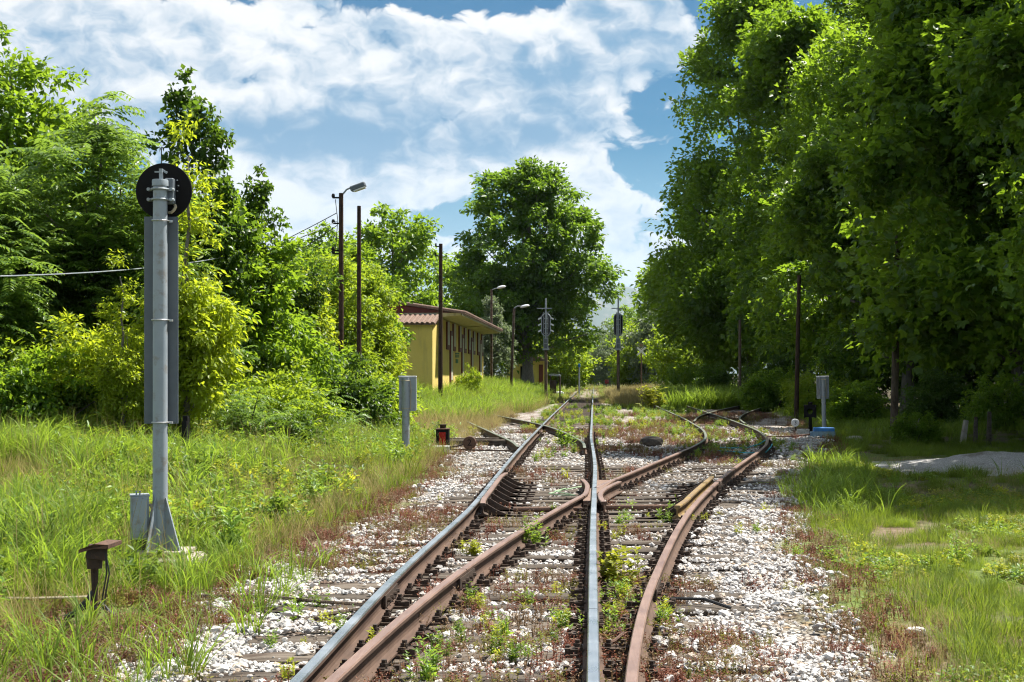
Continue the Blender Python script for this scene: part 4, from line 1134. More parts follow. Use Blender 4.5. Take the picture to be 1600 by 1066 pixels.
relay_box('grey relay box on a leaning post at the right above the blue case', (1288 - VPX) / F * 40.2, 40.2, CAM_H - 3 * 40.2 / F, .28, .62, .062, .35, -.02)

# ------------------------------------------------------------------ point lanterns, levers
def text_mesh(s, size):
    cu = bpy.data.curves.new('digit', 'FONT'); cu.body = s; cu.size = size; cu.align_x = 'CENTER'; cu.align_y = 'CENTER'; cu.extrude = .002
    o = bpy.data.objects.new('digit', cu); COL.objects.link(o)
    dg = bpy.context.evaluated_depsgraph_get(); me = bpy.data.meshes.new_from_object(o.evaluated_get(dg)); bpy.data.objects.remove(o); return me
def lever(label, x, y, weight_mat, rz, side, digit, arm=.62, rw=.15):
    g0 = gz(x, y); root = thing('point_lever', label, 'point lever', (x, y, g0), rz)
    mb = MB(); mb.box((0, 0, .13), (.36, .24, .14), bev=.01); mb.box((0, 0, .03), (.5, .3, .06)); mb.build('lever_base', M['weight'], root)
    mb = MB(); mb.cyl((-.2, 0, .17), (.2 , 0, .17), .03, n=10); mb.build('lever_axle', M['rust_dark'], root, smooth=True)
    mb = MB(); mb.tube([(side * .15, -.05, .17), (side * (.2 + arm * .4), -.06, .20), (side * (.2 + arm), -.06, .27)], [.022, .02, .018], 8); mb.build('lever_arm', M['rust_dark'], root, smooth=True)
    mb = MB(); mb.lathe([(0, -.05), (rw - .01, -.05), (rw, -.04), (rw, .04), (rw - .01, .05), (0, .05)], axis='Y', n=32)
    w = mb.build('counterweight', weight_mat, root, (side * (.2 + arm), -.06, .27), smooth=True)
    if digit:
        me = text_mesh(digit, rw * 1.35); link('digit', me, M['black'], w, (0, -.054, 0), (math.pi / 2, 0, 0))
    return root
d = 32.6; x = (692 - VPX) / F * d
root = thing('switch_lantern', 'black point lantern with red pane beside the left branch track', 'lantern', (x, d, gz(x, d)))
H0 = CAM_H - (700 - HY) / F * d - gz(x, d); H1 = CAM_H - (671 - HY) / F * d - gz(x, d)
mb = MB(); mb.cyl((0, 0, -.1), (0, 0, H0 + .02), .035, n=10); mb.build('stand', M['rust_dark'], root)
lb = MB(); lb.box((0, 0, (H0 + H1) / 2), (.29, .27, H1 - H0), bev=.008); lbo = lb.build('lantern_body', M['black'], root)
mb = MB(); mb.box((-.0, -.137, (H0 + H1) / 2), (.15, .012, (H1 - H0) * .72)); mb.build('red_pane', M['redglass'], lbo)
mb = MB(); mb.box((0, 0, H1 + .012), (.31, .29, .025), bev=.005); mb.build('lantern_lid', M['rust'], root)
mb = MB(); mb.lathe([(0, H1 + .02), (.065, H1 + .02), (.075, H1 + .09), (.085, H1 + .10), (.085, H1 + .115), (0, H1 + .115)], n=18); mb.build('chimney', M['rust_dark'], root, smooth=True)
lever('rusty point lever with brown round weight under the red paned lantern', (690 - VPX) / F * 31.2, 31.2, M['rust'], 0.0, 1, '2', .42, .145)
d = 40.8; x = (1266 - VPX) / F * d
root = thing('switch_lantern', 'black point lantern with a round glass beside the white disc', 'lantern', (x, d, gz(x, d)), -.25)
H0 = CAM_H - (652 - HY) / F * d - gz(x, d); H1 = CAM_H - (634 - HY) / F * d - gz(x, d)
mb = MB(); mb.cyl((0, 0, -.1), (0, 0, H0 + .02), .06, .045, n=10); mb.build('stand', M['black'], root)
# body: a frame with a round opening
bm = bmesh.new(); n = 32; W = .165; Hh = (H1 - H0) / 2; rr = .085; vs0 = []
def sq(a):
    c, s = math.cos(a), math.sin(a); t = max(abs(c) / W, abs(s) / Hh); return c / t, s / t
for yy in (-.13, .13):
    inn = [bm.verts.new((rr * math.cos(2 * math.pi * i / n), yy, rr * math.sin(2 * math.pi * i / n))) for i in range(n)]
    out_ = [bm.verts.new((sq(2 * math.pi * i / n)[0], yy, sq(2 * math.pi * i / n)[1])) for i in range(n)]
    for i in range(n): bm.faces.new((inn[i], inn[(i + 1) % n], out_[(i + 1) % n], out_[i]))
    vs0.append((inn, out_))
for i in range(n):
    j = (i + 1) % n
    bm.faces.new((vs0[0][0][i], vs0[0][0][j], vs0[1][0][j], vs0[1][0][i])); bm.faces.new((vs0[0][1][i], vs0[0][1][j], vs0[1][1][j], vs0[1][1][i]))
bmesh.ops.recalc_face_normals(bm, faces=bm.faces); me = bpy.data.meshes.new('lantern_body'); bm.to_mesh(me); bm.free()
lbo = link('lantern_body', me, M['black'], root, (0, 0, (H0 + H1) / 2))
m, N, b, out = new_mat('clear_glass'); b.inputs['Base Color'].default_value = (.8, .85, .8, 1); b.inputs['Roughness'].default_value = .1; b.inputs['Transmission Weight'].default_value = 1.0; b.inputs['IOR'].default_value = 1.02
M['glass'] = m
mb = MB(); mb.lathe([(0, 0), (rr, 0)], axis='Y', n=24); mb.build('lens', M['glass'], lbo, (0, .05, 0))
mb = MB(); mb.box((-.15, -.01, 0), (.025, .3, Hh * 2 + .03)); mb.box((.15, -.01, 0), (.025, .3, Hh * 2 + .03)); mb.build('side_flange', M['black'], lbo)
mb = MB(); mb.box((0, 0, H1 + .01), (.35, .28, .02)); mb.lathe([(.0, H1 + .02), (.06, H1 + .02), (.065, H1 + .10), (0, H1 + .11)], n=14); mb.build('lantern_lid', M['black'], root)
lever('point lever with white disc numbered 3 beside the black lantern', (1254 - VPX) / F * 40.6, 40.6, M['white'], 0.0, -1, '3', .02, .112)
for o in bpy.data.objects:
    if o.name.startswith('counterweight') and o.parent and 'white disc' in o.parent.get('label', ''): o.location.z = .38

# blue case beside the right relay box
d = 38.8; x = (1287 - VPX) / F * d; g0 = gz(x, d)
root = thing('point_machine', 'blue topped point machine case below the right relay box', 'point machine', (x, d, g0), -.08)
mb = MB(); mb.box((0, 0, .125), (.60, .34, .15), bev=.012); mb.build('case', M['bluegrey'], root)
mb = MB(); mb.box((0, 0, .253), (.58, .33, .11), bev=.016, taper=.95); mb.build('lid', M['bluep'], root)
mb = MB(); mb.box((-.33, 0, .13), (.08, .16, .11), bev=.01); mb.build('end_cap', M['bluegrey'], root)
for s in (-.22, .24): 
    mb = MB(); mb.box((s, -.05, .02), (.1, .4, .08)); mb.build('foot', M['concrete'], root)
mb = MB(); mb.tube([(-.34, -.02, .12), (-.8, -.1, .07), (-1.6, -.3, .06)], .022, 8); mb.build('drive_rod', M['rust'], root)

# long timbers of the left lever
for yy, lb in ((34.2, 'nearer long dark timber under the left point lever'), (35.6, 'farther long dark timber behind the left point lever')):
    mb = MB(); mb.box((0, 0, .03), (2.05, .22, .17), bev=.012); o = mb.build('timber_beam', M['sleeper'], None, (-3.1, yy, gz(-3.1, yy) + .06)); tag(o, lb, 'timber', 'timbers under the left point lever')
mb = MB(); mb.tube([(-3.2, 31.2, .08), (-2.4, 31.0, .06), (-1.6, 30.9, .06)], .018, 6); o = mb.build('point_rod', M['rust_dark']); tag(o, 'thin point rod running from the left lever to the rail', 'rod')

# cords, cables and sticks lying about the track
def strand(name, label, cat, pts, r, mat, n=6):
    mb = MB(); mb.tube(pts, r, n); o = mb.build(name, mat, smooth=True); tag(o, label, cat); return o
strand('cord', 'nearer turquoise cord lying across the siding sleepers', 'cord', [(2.60, 31.6, .03), (2.9, 30.9, .05), (3.3, 30.4, .04), (3.7, 30.5, .05), (3.9, 31.2, .13), (4.0, 31.8, .16)], .012, M['hose'])
strand('cord', 'farther turquoise cord hooked over the siding rail', 'cord', [(2.75, 33.0, .03), (3.1, 32.2, .05), (3.5, 32.4, .05), (3.85, 33.0, .1), (4.03, 33.3, .18)], .011, M['hose'])
strand('cord', 'pale green cord loop left of the crossing', 'cord', [(-.17, 21.2, .05), (-.45, 20.6, .04), (-.62, 19.9, .05), (-.50, 19.6, .06), (-.25, 19.6, .05), (-.55, 20.3, .05), (-.4, 20.7, .06)], .009, M['palegreen'])
strand('cable', 'bent rusty cable loop beside the polished right rail', 'cable', [(.06, 8.75, .05), (.13, 8.80, .07), (.19, 9.0, .08), (.17, 9.25, .07), (.10, 9.35, .06)], .012, M['rust'], 7)
strand('cable', 'dark cable sticking out of the ballast right of the brown rail', 'cable', [(.38, 10.6, .03), (.62, 10.6, .05), (.82, 10.5, .06), (1.0, 10.35, .02)], .012, M['cable'])
strand('stick', 'long brown stick lying on the left ballast', 'stick', [(-3.1, 10.9, .02), (-2.5, 10.8, .035), (-2.0, 10.5, .04), (-1.62, 10.3, .05)], .013, M['grey_pole'])
strand('stick', 'split grey stick touching the polished left rail', 'stick', [(-2.05, 9.75, .02), (-1.85, 9.9, .05), (-1.62, 10.0, .07)], .016, M['grey_pole'])
strand('stick', 'pale straight cane in the grass by the rusty cable box', 'stick', [(-4.6, 10.7, .04), (-4.2, 10.6, .05), (-3.75, 10.75, .04)], .010, M['conduit'])

# block (dark boulder) and small loose blocks
def boulder(name, label, x, y, size, seed, mat, cat='rock', z=0):
    r_ = random.Random(seed); bm = bmesh.new(); bmesh.ops.create_icosphere(bm, subdivisions=2, radius=.5)
    for v in bm.verts:
        k_ = 1 + r_.uniform(-.09, .09); v.co = Vector((v.co.x * k_, v.co.y * k_, v.co.z * k_))
        c_ = v.co.copy(); m_ = max(abs(c_.x), abs(c_.y), abs(c_.z)); v.co = c_.lerp(c_ / m_ * .42, .55)
        v.co = Vector((v.co.x * size[0], v.co.y * size[1], v.co.z * size[2]))
    me = bpy.data.meshes.new(name); bm.to_mesh(me); bm.free()
    o = link(name, me, mat, None, (x, y, gz(x, y) + size[2] * .36 + z), (0, 0, r_.uniform(-.3, .3))); tag(o, label, cat); return o
M['wetstone'] = surf('dark_stone', (.06, .05, .042), (.10, .085, .07), (.035, .03, .026), 6, .85, bumps=.6, bscale=30)
boulder('boulder', 'dark squared boulder between the main track and the siding', (1018 - VPX) / F * 34.6, 34.6, (.62, .5, .30), 3, M['wetstone'])
boulder('concrete_block', 'white block beside the main track in the distance', -2.75, 112, (1.0, .8, .5), 5, M['white'], 'block', .06)
boulder('rock', 'pale grey stone on the left of the gravel heap', 5.4, 26.6, (.3, .24, .18), 8, M['stone'])
boulder('rock', 'reddish stone in the shaded grass before the gravel heap', 3.25, 24.4, (.22, .18, .14), 9, M['rust_pale'])
boulder('rock', 'pale lying stone at the edge of the sunny lawn', 2.2, 9.7, (.16, .12, .07), 10, M['stone'])
boulder('rock', 'pale concrete lump in the grass beside the blue case', 6.9, 37.6, (.5, .4, .24), 11, M['concrete'])
boulder('rock', 'broken concrete lump at the foot of the station front', -6.3, 68, (.7, .5, .4), 13, M['concrete'])

# gravel heap
n1_, n2_ = 70, 40; V = []
for j in range(n2_):
    for i in range(n1_):
        u, v = i / (n1_ - 1), j / (n2_ - 1)
        xx = 5.3 + 5.2 * u; yy = 24.7 + 5.6 * v
        e = math.sin(math.pi * min(1, u * 1.25) * .8 + .0) ** .8 * math.sin(math.pi * v) ** 1.0
        hh = .30 * e * (.55 + .9 * float(fbm(np.array(xx * .7), np.array(yy * .7), 55))) - .06 + .03 * float(fbm(np.array(xx * 4), np.array(yy * 4), 56))
        if u < .02: hh = -.08
        V.append((xx, yy, gz(xx, yy) + hh))
I = np.arange(n1_ * n2_).reshape(n2_, n1_)
Q = np.stack([I[:-1, :-1], I[:-1, 1:], I[1:, 1:], I[1:, :-1]], -1).reshape(-1, 4)
m, N, b, out = new_mat('fine_white_gravel')
geo = N.n('ShaderNodeNewGeometry'); p = geo.outputs['Position']
cl = N.voro(p, 42, 'F1', 'Color'); sc_ = N.n('ShaderNodeSeparateColor'); N.put(sc_.inputs[0], cl); ce = N.voro(p, 42, 'DISTANCE_TO_EDGE')
c = N.mix(sc_.outputs[0], (.48, .46, .44), (.78, .76, .74)); c = N.mix(N.mr(ce, .09, 0), c, (.22, .2, .18))
c = N.mix(N.mr(N.noise(p, 1.2, 5, .6), .55, .7, 0, .8), c, (.20, .16, .11))
N.put(b.inputs['Base Color'], c); b.inputs['Roughness'].default_value = .95; bump(N, b, N.mr(ce, 0, .25), .9, .03)
gh_ = link('gravel_heap', mesh_np('gravel_heap', V, quads=Q, smooth=True), m); tag(gh_, 'low heap of fine white gravel on the shaded grass', 'gravel heap')

# ------------------------------------------------------------------ poles, lamps and wires
def street_pole(name, label, px, d, top_py, r, mat='pole_wood', cat='pole', lean=0.0, lamp=None, rz=0.0, fit=None):
    x = (px - VPX) / F * d; g0 = gz(x, d); H = CAM_H - (top_py - HY) / F * d - g0
    root = thing(name, label, cat, (x, d, g0), rz)
    mb = MB(); mb.tube([(0, 0, -.3), (lean * .5, 0, H * .5), (lean, 0, H)], [r * 1.12, r, r * .86], 12); mb.build('pole', M[mat], root, smooth=True)
    if lamp == 'flood':
        mb = MB(); mb.tube([(lean, 0, H - .1), (lean + .18, 0, H + .12), (lean + .36, 0, H + .2)], .03, 8); mb.build('lamp_arm', M['galv'], root)
        mb = MB(); mb.box((lean + .56, 0, H + .21), (.52, .30, .17), rot=(0, -.35, 0), bev=.03); h_ = mb.build('lamp_head', M['galv_dark'], root)
        mb = MB(); mb.box((lean + .62, 0, H + .13), (.40, .26, .04), rot=(0, -.35, 0)); mb.build('lamp_glass', M['white'], h_)
        for q in (.15, 1.0, 1.9, 2.0):
            mb = MB(); mb.box((lean - .17, 0, H - q), (.22, .04, .05)); mb.lathe([(0, H - q), (.045, H - q), (.06, H - q + .06), (.04, H - q + .13), (0, H - q + .14)], (lean - .26, 0, 0), n=10); mb.build('insulator', M['black'], root)
        mb = MB(); mb.tube([(lean - .2, .05, H - .2), (lean - .12, .05, H - .9), (lean - .2, .05, H - 1.9)], .012, 5); mb.build('drop_cable', M['cable'], root)
    if lamp in ('arm', 'hook'):
        if lamp == 'arm':
            mb = MB(); mb.tube([(lean, 0, H - .05), (lean + .3, 0, H + .05), (lean + .5, 0, H + .08)], .03, 8); mb.build('lamp_arm', M['galv'], root); hx, hz = lean + .68, H + .12
        else:
            mb = MB(); mb.tube([(lean, 0, H - .15), (lean + .05, 0, H + .05), (lean + .22, 0, H + .14), (lean + .5, 0, H + .14)], .035, 8); mb.build('lamp_arm', M['galv'], root); hx, hz = lean + .72, H + .12
        bm = bmesh.new(); bmesh.ops.create_uvsphere(bm, u_segments=14, v_segments=8, radius=1)
        for v in bm.verts: v.co = Vector((v.co.x * .33 , v.co.y * .15, v.co.z * (.13 if v.co.z > 0 else .07)))
        me = bpy.data.meshes.new('lamp_head'); bm.to_mesh(me); bm.free(); me.polygons.foreach_set('use_smooth', [True] * len(me.polygons))
        link('lamp_head', me, M['white'], root, (hx, 0, hz), (0, -.2, 0))
    if fit == 'pins':
        for q in (.12, .55):
            mb = MB(); mb.box((-.12, 0, H - q), (.2, .05, .05)); mb.cyl((-.2, 0, H - q), (-.2, 0, H - q + .14), .045, .03, n=8); mb.build('insulator', M['black'], root)
    return root
street_pole('lamp_pole', 'tall brown wooden pole with a flood lamp and wires, left of the station', 533, 47, 302, .085, lamp='flood', cat='lamp post')
street_pole('wooden_pole', 'bare brown wooden pole without fittings beside the lamp pole', 561, 48, 322, .075)
street_pole('wooden_pole', 'thin brown pole in front of the station corner', 688, 64, 381, .095, fit='pins', lean=.02)
street_pole('lamp_post', 'dark lamp post with a grey lamp head at the end of the station roof', 768, 98, 452, .085, 'grey_pole', 'lamp post', lamp='arm')
street_pole('lamp_post', 'hooked lamp post under the plane tree, left of the far left signal', 798, 94, 482, .09, 'galv_post' if 'galv_post' in M else 'grey_pole', 'lamp post', lean=.22, lamp='hook')
street_pole('utility_pole', 'leaning grey brown utility pole in the right wood edge', 1396, 38.0, 368, .095, 'grey_pole', lean=.13)
street_pole('utility_pole', 'dark thin pole in the wood behind the switch lantern', 1244, 56, 430, .085, 'pole_wood', lean=.12)
street_pole('utility_pole', 'thin pole in the dark hollow behind the tall grass', 1156, 72, 500, .075, 'grey_pole')
def wire(label, a, b, sag, r=.012, mat='cable', grp=None):
    a, b = Vector(a), Vector(b); n = 18
    mb = MB(); mb.tube([a.lerp(b, i / n) - Vector((0, 0, sag * 4 * (i / n) * (1 - i / n))) for i in range(n + 1)], r, 5)
    o = mb.build('overhead_wire', M[mat]); tag(o, label, 'wire', grp)
P0 = at(526, 333, 47); P1 = at(526, 346, 47); P2 = at(527, 352, 47)
wire('uppermost wire running left from the lamp pole', P0, at(260, 455, 46), .12, .014)
wire('second wire running left from the lamp pole', P1, at(300, 428, 46), .15, .013)
wire('lowest wire running left from the lamp pole', P2, at(340, 462, 46), .12, .013)
wire('thick pale grey cable sagging across the left trees', P1, (-7.75, 17.5, 2.92), .42, .009, 'galv')
wire('pale guy wire slanting in the right wood', at(1432, 420, 40), at(1478, 520, 40), .0, .010, 'galv')

# ------------------------------------------------------------------ far signals
def far_signal(label, px, d, ring):
    x = (px - VPX) / F * d; g0 = gz(x, d); root = thing('colour_light_signal', label, 'signal', (x, d, g0))
    Hh = lambda py: CAM_H - (py - HY) / F * d - g0
    mb = MB(); mb.cyl((0, 0, -.2), (0, 0, Hh(545)), .10, .09, n=10); mb.build('lower_pole', M['grey_pole'], root, smooth=True)
    mb = MB(); mb.cyl((0, 0, Hh(545)), (0, 0, Hh(466)), .06, .05, n=10); mb.build('upper_pole', M['galv'], root, smooth=True)
    mb = MB(); mb.box((-.1, 0, Hh(482)), (.9 if ring else .65, .05, .06)); mb.build('cross_arm', M['galv'], root)
    # head seen from behind
    prof = []
    w, z0, z1 = .25, Hh(525), Hh(490)
    for i in range(13):
        a = math.pi * i / 12; prof.append((w * math.cos(a), .13, z1 - w + w * math.sin(a)))
    for i in range(13):
        a = math.pi + math.pi * i / 12; prof.append((w * math.cos(a), .13, z0 + w + w * math.sin(a)))
    mb = MB(); mb.prism(prof, (0, 0, 0), (0, .06, 0)); hd = mb.build('signal_head', M['black'], root)
    mb = MB(); mb.tube([(p_[0] * 1.02, .10, p_[2]) for p_ in prof] + [(prof[0][0] * 1.02, .10, prof[0][2])], .03, 6); mb.build('head_rim', M['galv'] if ring else M['galv_dark'], hd)
    for z in (z1 - .3, (z0 + z1) / 2, z0 + .3):
        mb = MB(); mb.cyl((0, .15, z), (0, .42, z), .13, .14, n=14); mb.build('lamp_hood', M['black'], hd)
        if ring:
            for s in (-1, 1):
                mb = MB(); mb.box((s * .38, .1, z), (.2, .04, .09), rot=(0, s * .5, 0)); mb.build('bracket', M['white'], hd)
    mb = MB(); mb.box((0, .02, Hh(537)), (.26, .24, .62), bev=.01); mb.build('relay_case', M['galv_dark'], root)
    mb = MB(); mb.box((0, 0, Hh(546)), (.38, .36, .10)); mb.build('collar', M['galv'], root)
    mb = MB()
    for s in (-.12, .12): mb.cyl((s, -.12, Hh(545)), (s, -.12, Hh(488)), .02, n=6)
    for q in range(9): mb.box((0, -.12, Hh(545) + .3 * q), (.26, .03, .03))
    mb.build('ladder', M['galv'], root)
    mb = MB(); mb.prism([(-.22, -.1, 0), (.24, -.1, 0), (.06, -.1, .55), (-.06, -.1, .55)], (0, 0, 0), (0, .2, 0)); mb.build('foot', M['rust_dark'], root)
    mb = MB(); mb.box((-.35, -.25, .05), (.9, .5, .14), bev=.02); mb.build('concrete_footing', M['concrete'], root)
far_signal('far light signal left of the main track under the plane tree', 853, 85, True)
far_signal('far light signal right of the main track at the end of the siding', 966, 88, False)

# crossed warning sign, blue topped post, trolley
d = 128; x = (1002 - VPX) / F * d; g0 = gz(x, d); root = thing('warning_sign', 'crossed level crossing sign on a rusty post in the far scrub', 'sign', (x, d, g0)); z = CAM_H + (585 - 549) / F * d - g0
mb = MB(); mb.cyl((0, 0, -.1), (0, 0, z + .2), .06, n=8); mb.build('post', M['rust'], root)
for s in (-1, 1):
    mb = MB(); mb.box((0, -.08 - .02 * s, z), (1.05, .03, .16), rot=(0, s * .75, 0)); mb.build('cross_board', M['white'], root)
mb = MB(); mb.box((0, -.05, z + .55), (.32, .04, .24)); mb.build('plate', M['yellow'], root)
d = 120; x = (905 - VPX) / F * d; g0 = gz(x, d); root = thing('marker_post', 'slim white post with a blue top beside the far main track', 'post', (x, d, g0)); z = CAM_H + 12 / F * d - g0
mb = MB(); mb.cyl((0, 0, -.1), (0, 0, z), .07, n=8); mb.build('post', M['galv'], root)
mb = MB(); mb.box((0, 0, z + .1), (.2, .2, .28), bev=.03); mb.build('post_top', M['bluep'], root)
d = 100; x = (867 - VPX) / F * d; g0 = gz(x, d); root = thing('platform_trolley', 'rusty low trolley frame with a rounded top beside the far left signal', 'trolley', (x, d, g0)); zt = CAM_H + 1 / F * d - g0
mb = MB(); mb.prism([(-.42, -.4, zt - .12), (.42, -.4, zt - .2), (.42, -.4, zt - .1), (.25, -.4, zt - .02), (-.25, -.4, zt), (-.42, -.4, zt - .05)], (0, 0, 0), (0, .9, 0)); mb.build('top', M['galv'], root)
for s in (-.3, .36): 
    for yy in (-.3, .4):
        mb = MB(); mb.cyl((s, yy, -.05), (s, yy, zt - .12), .05, n=6); mb.build('leg', M['rust_dark'], root)
mb = MB(); mb.box((-.1, 0, zt * .5), (.4, .5, zt * .5)); mb.build('box_frame', M['rust_dark'], root)
d = 150; x = (948 - VPX) / F * d; g0 = gz(x, d); root = thing('marker_post', 'low post with a red square plate beside the end of the line', 'post', (x, d, g0))
mb = MB(); mb.cyl((0, 0, -.1), (0, 0, .9), .05, n=8); mb.build('post', M['rust'], root); mb = MB(); mb.box((0, -.07, 1.0), (.42, .03, .42)); mb.build('plate', M['redglass'], root)
# old stone and timber posts in the right wood edge
for px, d, w, h, lb, mt in ((1428, 39.0, .16, .62, 'pale leaning concrete stump at the wood edge', 'concrete'), (1504, 36.5, .16, .62, 'pale weathered stone post among the dark leaves', 'concrete'), (1524, 36.2, .12, .72, 'dark timber post right of the pale stone post', 'sleeper'), (1545, 36.0, .13, .86, 'rightmost dark timber post in the wood edge', 'sleeper')):
    x = (px - VPX) / F * d; mb = MB(); mb.box((0, 0, h / 2 - .1), (w, w * .8, h + .2), taper=.75, bev=.02); o = mb.build('old_post', M[mt], None, (x, d, gz(x, d)), (.08, .12 if px < 1510 else -.03, .3)); tag(o, lb, 'post', 'old posts at the wood edge')
mb = MB(); mb.box((0, 0, .35), (.08, .08, .9)); mb.cyl((.0, -.05, .4), (0, -.05, .72), .045, n=8)
o = mb.build('old_post', M['black'], None, (at(290, 625, 22).x, 22, gz(at(290, 625, 22).x, 22) + .1)); tag(o, 'short black post in the grass just right of the mast panel', 'post')

# ------------------------------------------------------------------ station building
XW = -7.55; Y0, Y1 = 70.0, 97.5; GZ = gz(XW - 1, 74) - .1
ZS = .82
st = thing('station_building', 'long yellow station building with overhanging tiled roof and tall slit windows', 'building', (XW, Y0, GZ)); st.scale = (1, 1, ZS)
def plaster(name, c1, c2, c3):
    m, N, b, out = new_mat(name); tc = N.n('ShaderNodeTexCoord'); v = tc.outputs['Object']
    n1 = N.noise(v, .8, 6, .6); n2 = N.noise(N.vm('MULTIPLY', v, (3, 3, .35)), 1.5, 5, .6)
    c = N.mix(N.mr(n1, .35, .65), c1, c2); c = N.mix(N.mr(n2, .52, .7, 0, .7), c, c3)
    N.put(b.inputs['Base Color'], c); b.inputs['Roughness'].default_value = .9; bump(N, b, N.noise(v, 18, 4, .6), .2, .02); return m
M['ywall'] = plaster('yellow_plaster', (.66, .50, .12), (.72, .56, .16), (.50, .38, .12))
M['soffit'] = plaster('cream_soffit', (.55, .47, .24), (.60, .52, .30), (.35, .28, .14))
M['redwood'] = surf('dark_red_paint', (.13, .022, .015), (.17, .035, .022), (.10, .03, .02), 3, .6, bumps=.2)
M['pane'] = surf('dusty_window_pane', (.50, .47, .38), (.58, .55, .46), (.40, .37, .3), 2.2, .55, bumps=0, spec=.4)
M['tile'] = surf('clay_tile', (.135, .080, .058), (.20, .13, .098), (.23, .18, .15), 6, .85, bumps=.4)
M['signgreen'] = surf('green_lettering', (.05, .16, .07), (.06, .18, .08), None, 4, .6, bumps=0)
WL = Y1 - Y0; WH = 4.62
mb = MB(); mb.box((-4.2, WL / 2 + .01, WH / 2 - .2), (8.4, WL, WH + .4)); wall = mb.build('wall', M['ywall'], st)
# lower front room (towards the camera) with its own tiled lean-to
mb = MB(); mb.box((-3.6, -1.4, 1.95), (7.1, 2.8, 4.5)); mb.build('front_room', M['ywall'], st)
def tiles(name, x0, x1, y0, z0, y1, z1, par, pitch=.24, along='x', r=.085):
    """rows of half-round clay tiles running from eave (y0,z0) to top (y1,z1)"""
    mb = MB(); n = int(abs(x1 - x0) / pitch)
    for i in range(n):
        x = x0 + (i + .5) * pitch * (1 if x1 > x0 else -1)
        prof = [(r * math.cos(math.pi * k / 6), r * math.sin(math.pi * k / 6)) for k in range(7)]
        V = []
        for (yy, zz) in ((y0, z0), (y1, z1)):
            for a, c in prof: V.append((x + a, yy, zz + c) if along == 'x' else (yy, x + a, zz + c))
        Fc = [(k, k + 1, 7 + k + 1, 7 + k) for k in range(6)] + [tuple(range(6, -1, -1)), tuple(range(7, 14))]
        mb.add(V, Fc)
    o = mb.build(name, M['tile'], par); o['kind'] = 'stuff'; return o
mb = MB(); mb.prism([(.10, -3.05, 4.10), (.10, .0, 4.86), (.10, .0, 4.96), (.10, -3.05, 4.20)], (0, 0, 0), (-7.5, 0, 0)); lt = mb.build('lean_to_roof', M['tile'], st)
tiles('roof_tiles', .1, -7.3, -3.12, 4.19, 0.0, 4.95, lt)
# main roof: flat soffit slab reaching out over the platform, tiled on top
mb = MB(); mb.prism([(1.10, -.6, 4.78), (.0, -.6, 4.66), (-8.6, -.6, 4.66), (-8.6, -.6, 4.86), (1.10, -.6, 4.92)], (0, 0, 0), (0, WL * .52, 0))
mb.prism([(1.15, -.6, 4.74), (.0, -.6, 4.60), (-8.6, -.6, 4.60), (-8.6, -.6, 4.84), (1.15, -.6, 4.86)], (0, WL * .52, 0), (0, WL + 1.0, 0)) if False else None
mb.build('soffit_slab', M['soffit'], st)
mb = MB(); mb.prism([(1.05, WL * .52 - .6, 4.70), (.0, WL * .52 - .6, 4.60), (-8.6, WL * .52 - .6, 4.62), (-8.6, WL * .52 - .6, 4.84), (1.05, WL * .52 - .6, 4.84)], (0, 0, 0), (0, WL * .48 + .8, 0)); mb.build('soffit_slab', M['soffit'], st)
mb = MB(); mb.prism([(1.30, -.75, 4.93), (-4.2, -.75, 5.95), (-9, -.75, 5.0), (-9, -.75, 4.90), (-4.2, -.75, 5.84), (1.30, -.75, 4.84)], (0, 0, 0), (0, WL + 1.2, 0)); rf = mb.build('roof', M['tile'], st)
tiles('roof_tiles', -.7, WL + .4, 1.35, 4.93, -4.2, 5.95, rf, .30, 'y', .10)
mb = MB(); mb.prism([(1.05, -.58, 4.86), (-8.6, -.58, 4.86), (-4.2, -.58, 5.80)], (0, 0, 0), (0, .06, 0)); mb.build('gable_board', M['redwood'], st)
mb = MB(); mb.box((1.18, WL / 2 - .1, 4.82), (.06, WL + 1.1, .16)); mb.build('fascia', M['pane'], st)
mb = MB(); mb.box((-.6, -.7, 4.75), (.9, .06, .22)); mb.build('eave_box', M['galv'], st)
VPZ = 858.0
def wz(zx, zy):
    """a point of the front wall measured on an enlarged view: distance along the wall and height"""
    px = 580 + zx / 5.92; py = 440 + zy / 5.92; dd = XW * F / (px - VPX); return dd - Y0, (CAM_H - (py - HY) / F * dd - GZ) / ZS
def win(x0, x1, ytop, ybot, ya, yb):
    y0, zt = wz(x0, ytop); y1, _ = wz(x1, ytop); _, zbm = wz(x0, ybot); _, za = wz(x0, ya); _, zb2 = wz(x0, yb)
    zt = min(zt, 4.55)
    mb = MB(); mb.box((.03, (y0 + y1) / 2, (zt + zbm) / 2), (.08, y1 - y0, zt - zbm)); f = mb.build('window', M['redwood'], st)
    w = (y1 - y0) * .62
    mb = MB(); mb.box((.075, (y0 + y1) / 2, (za + zb2) / 2), (.02, w, za - zb2)); mb.build('pane', M['pane'], f)
for i, (x0, x1, yt, yb, ya, yb2) in enumerate([(692, 716, 322, 628, 365, 585), (750, 774, 340, 642, 385, 600), (806, 826, 358, 650, 410, 612), (854, 873, 376, 660, 428, 620), (894, 912, 394, 668, 442, 630), (938, 955, 412, 674, 460, 640), (979, 994, 430, 682, 472, 648), (1016, 1029, 448, 690, 500, 655)]):
    win(x0, x1, yt, yb, ya, yb2)
for x0, x1, yt, yb, ya in [(723, 746, 455, 930, 500), (832, 850, 488, 920, 525), (919, 936, 518, 915, 555), (998, 1013, 540, 905, 575)]:
    win(x0, x1, yt, yb, ya, yb - 20)
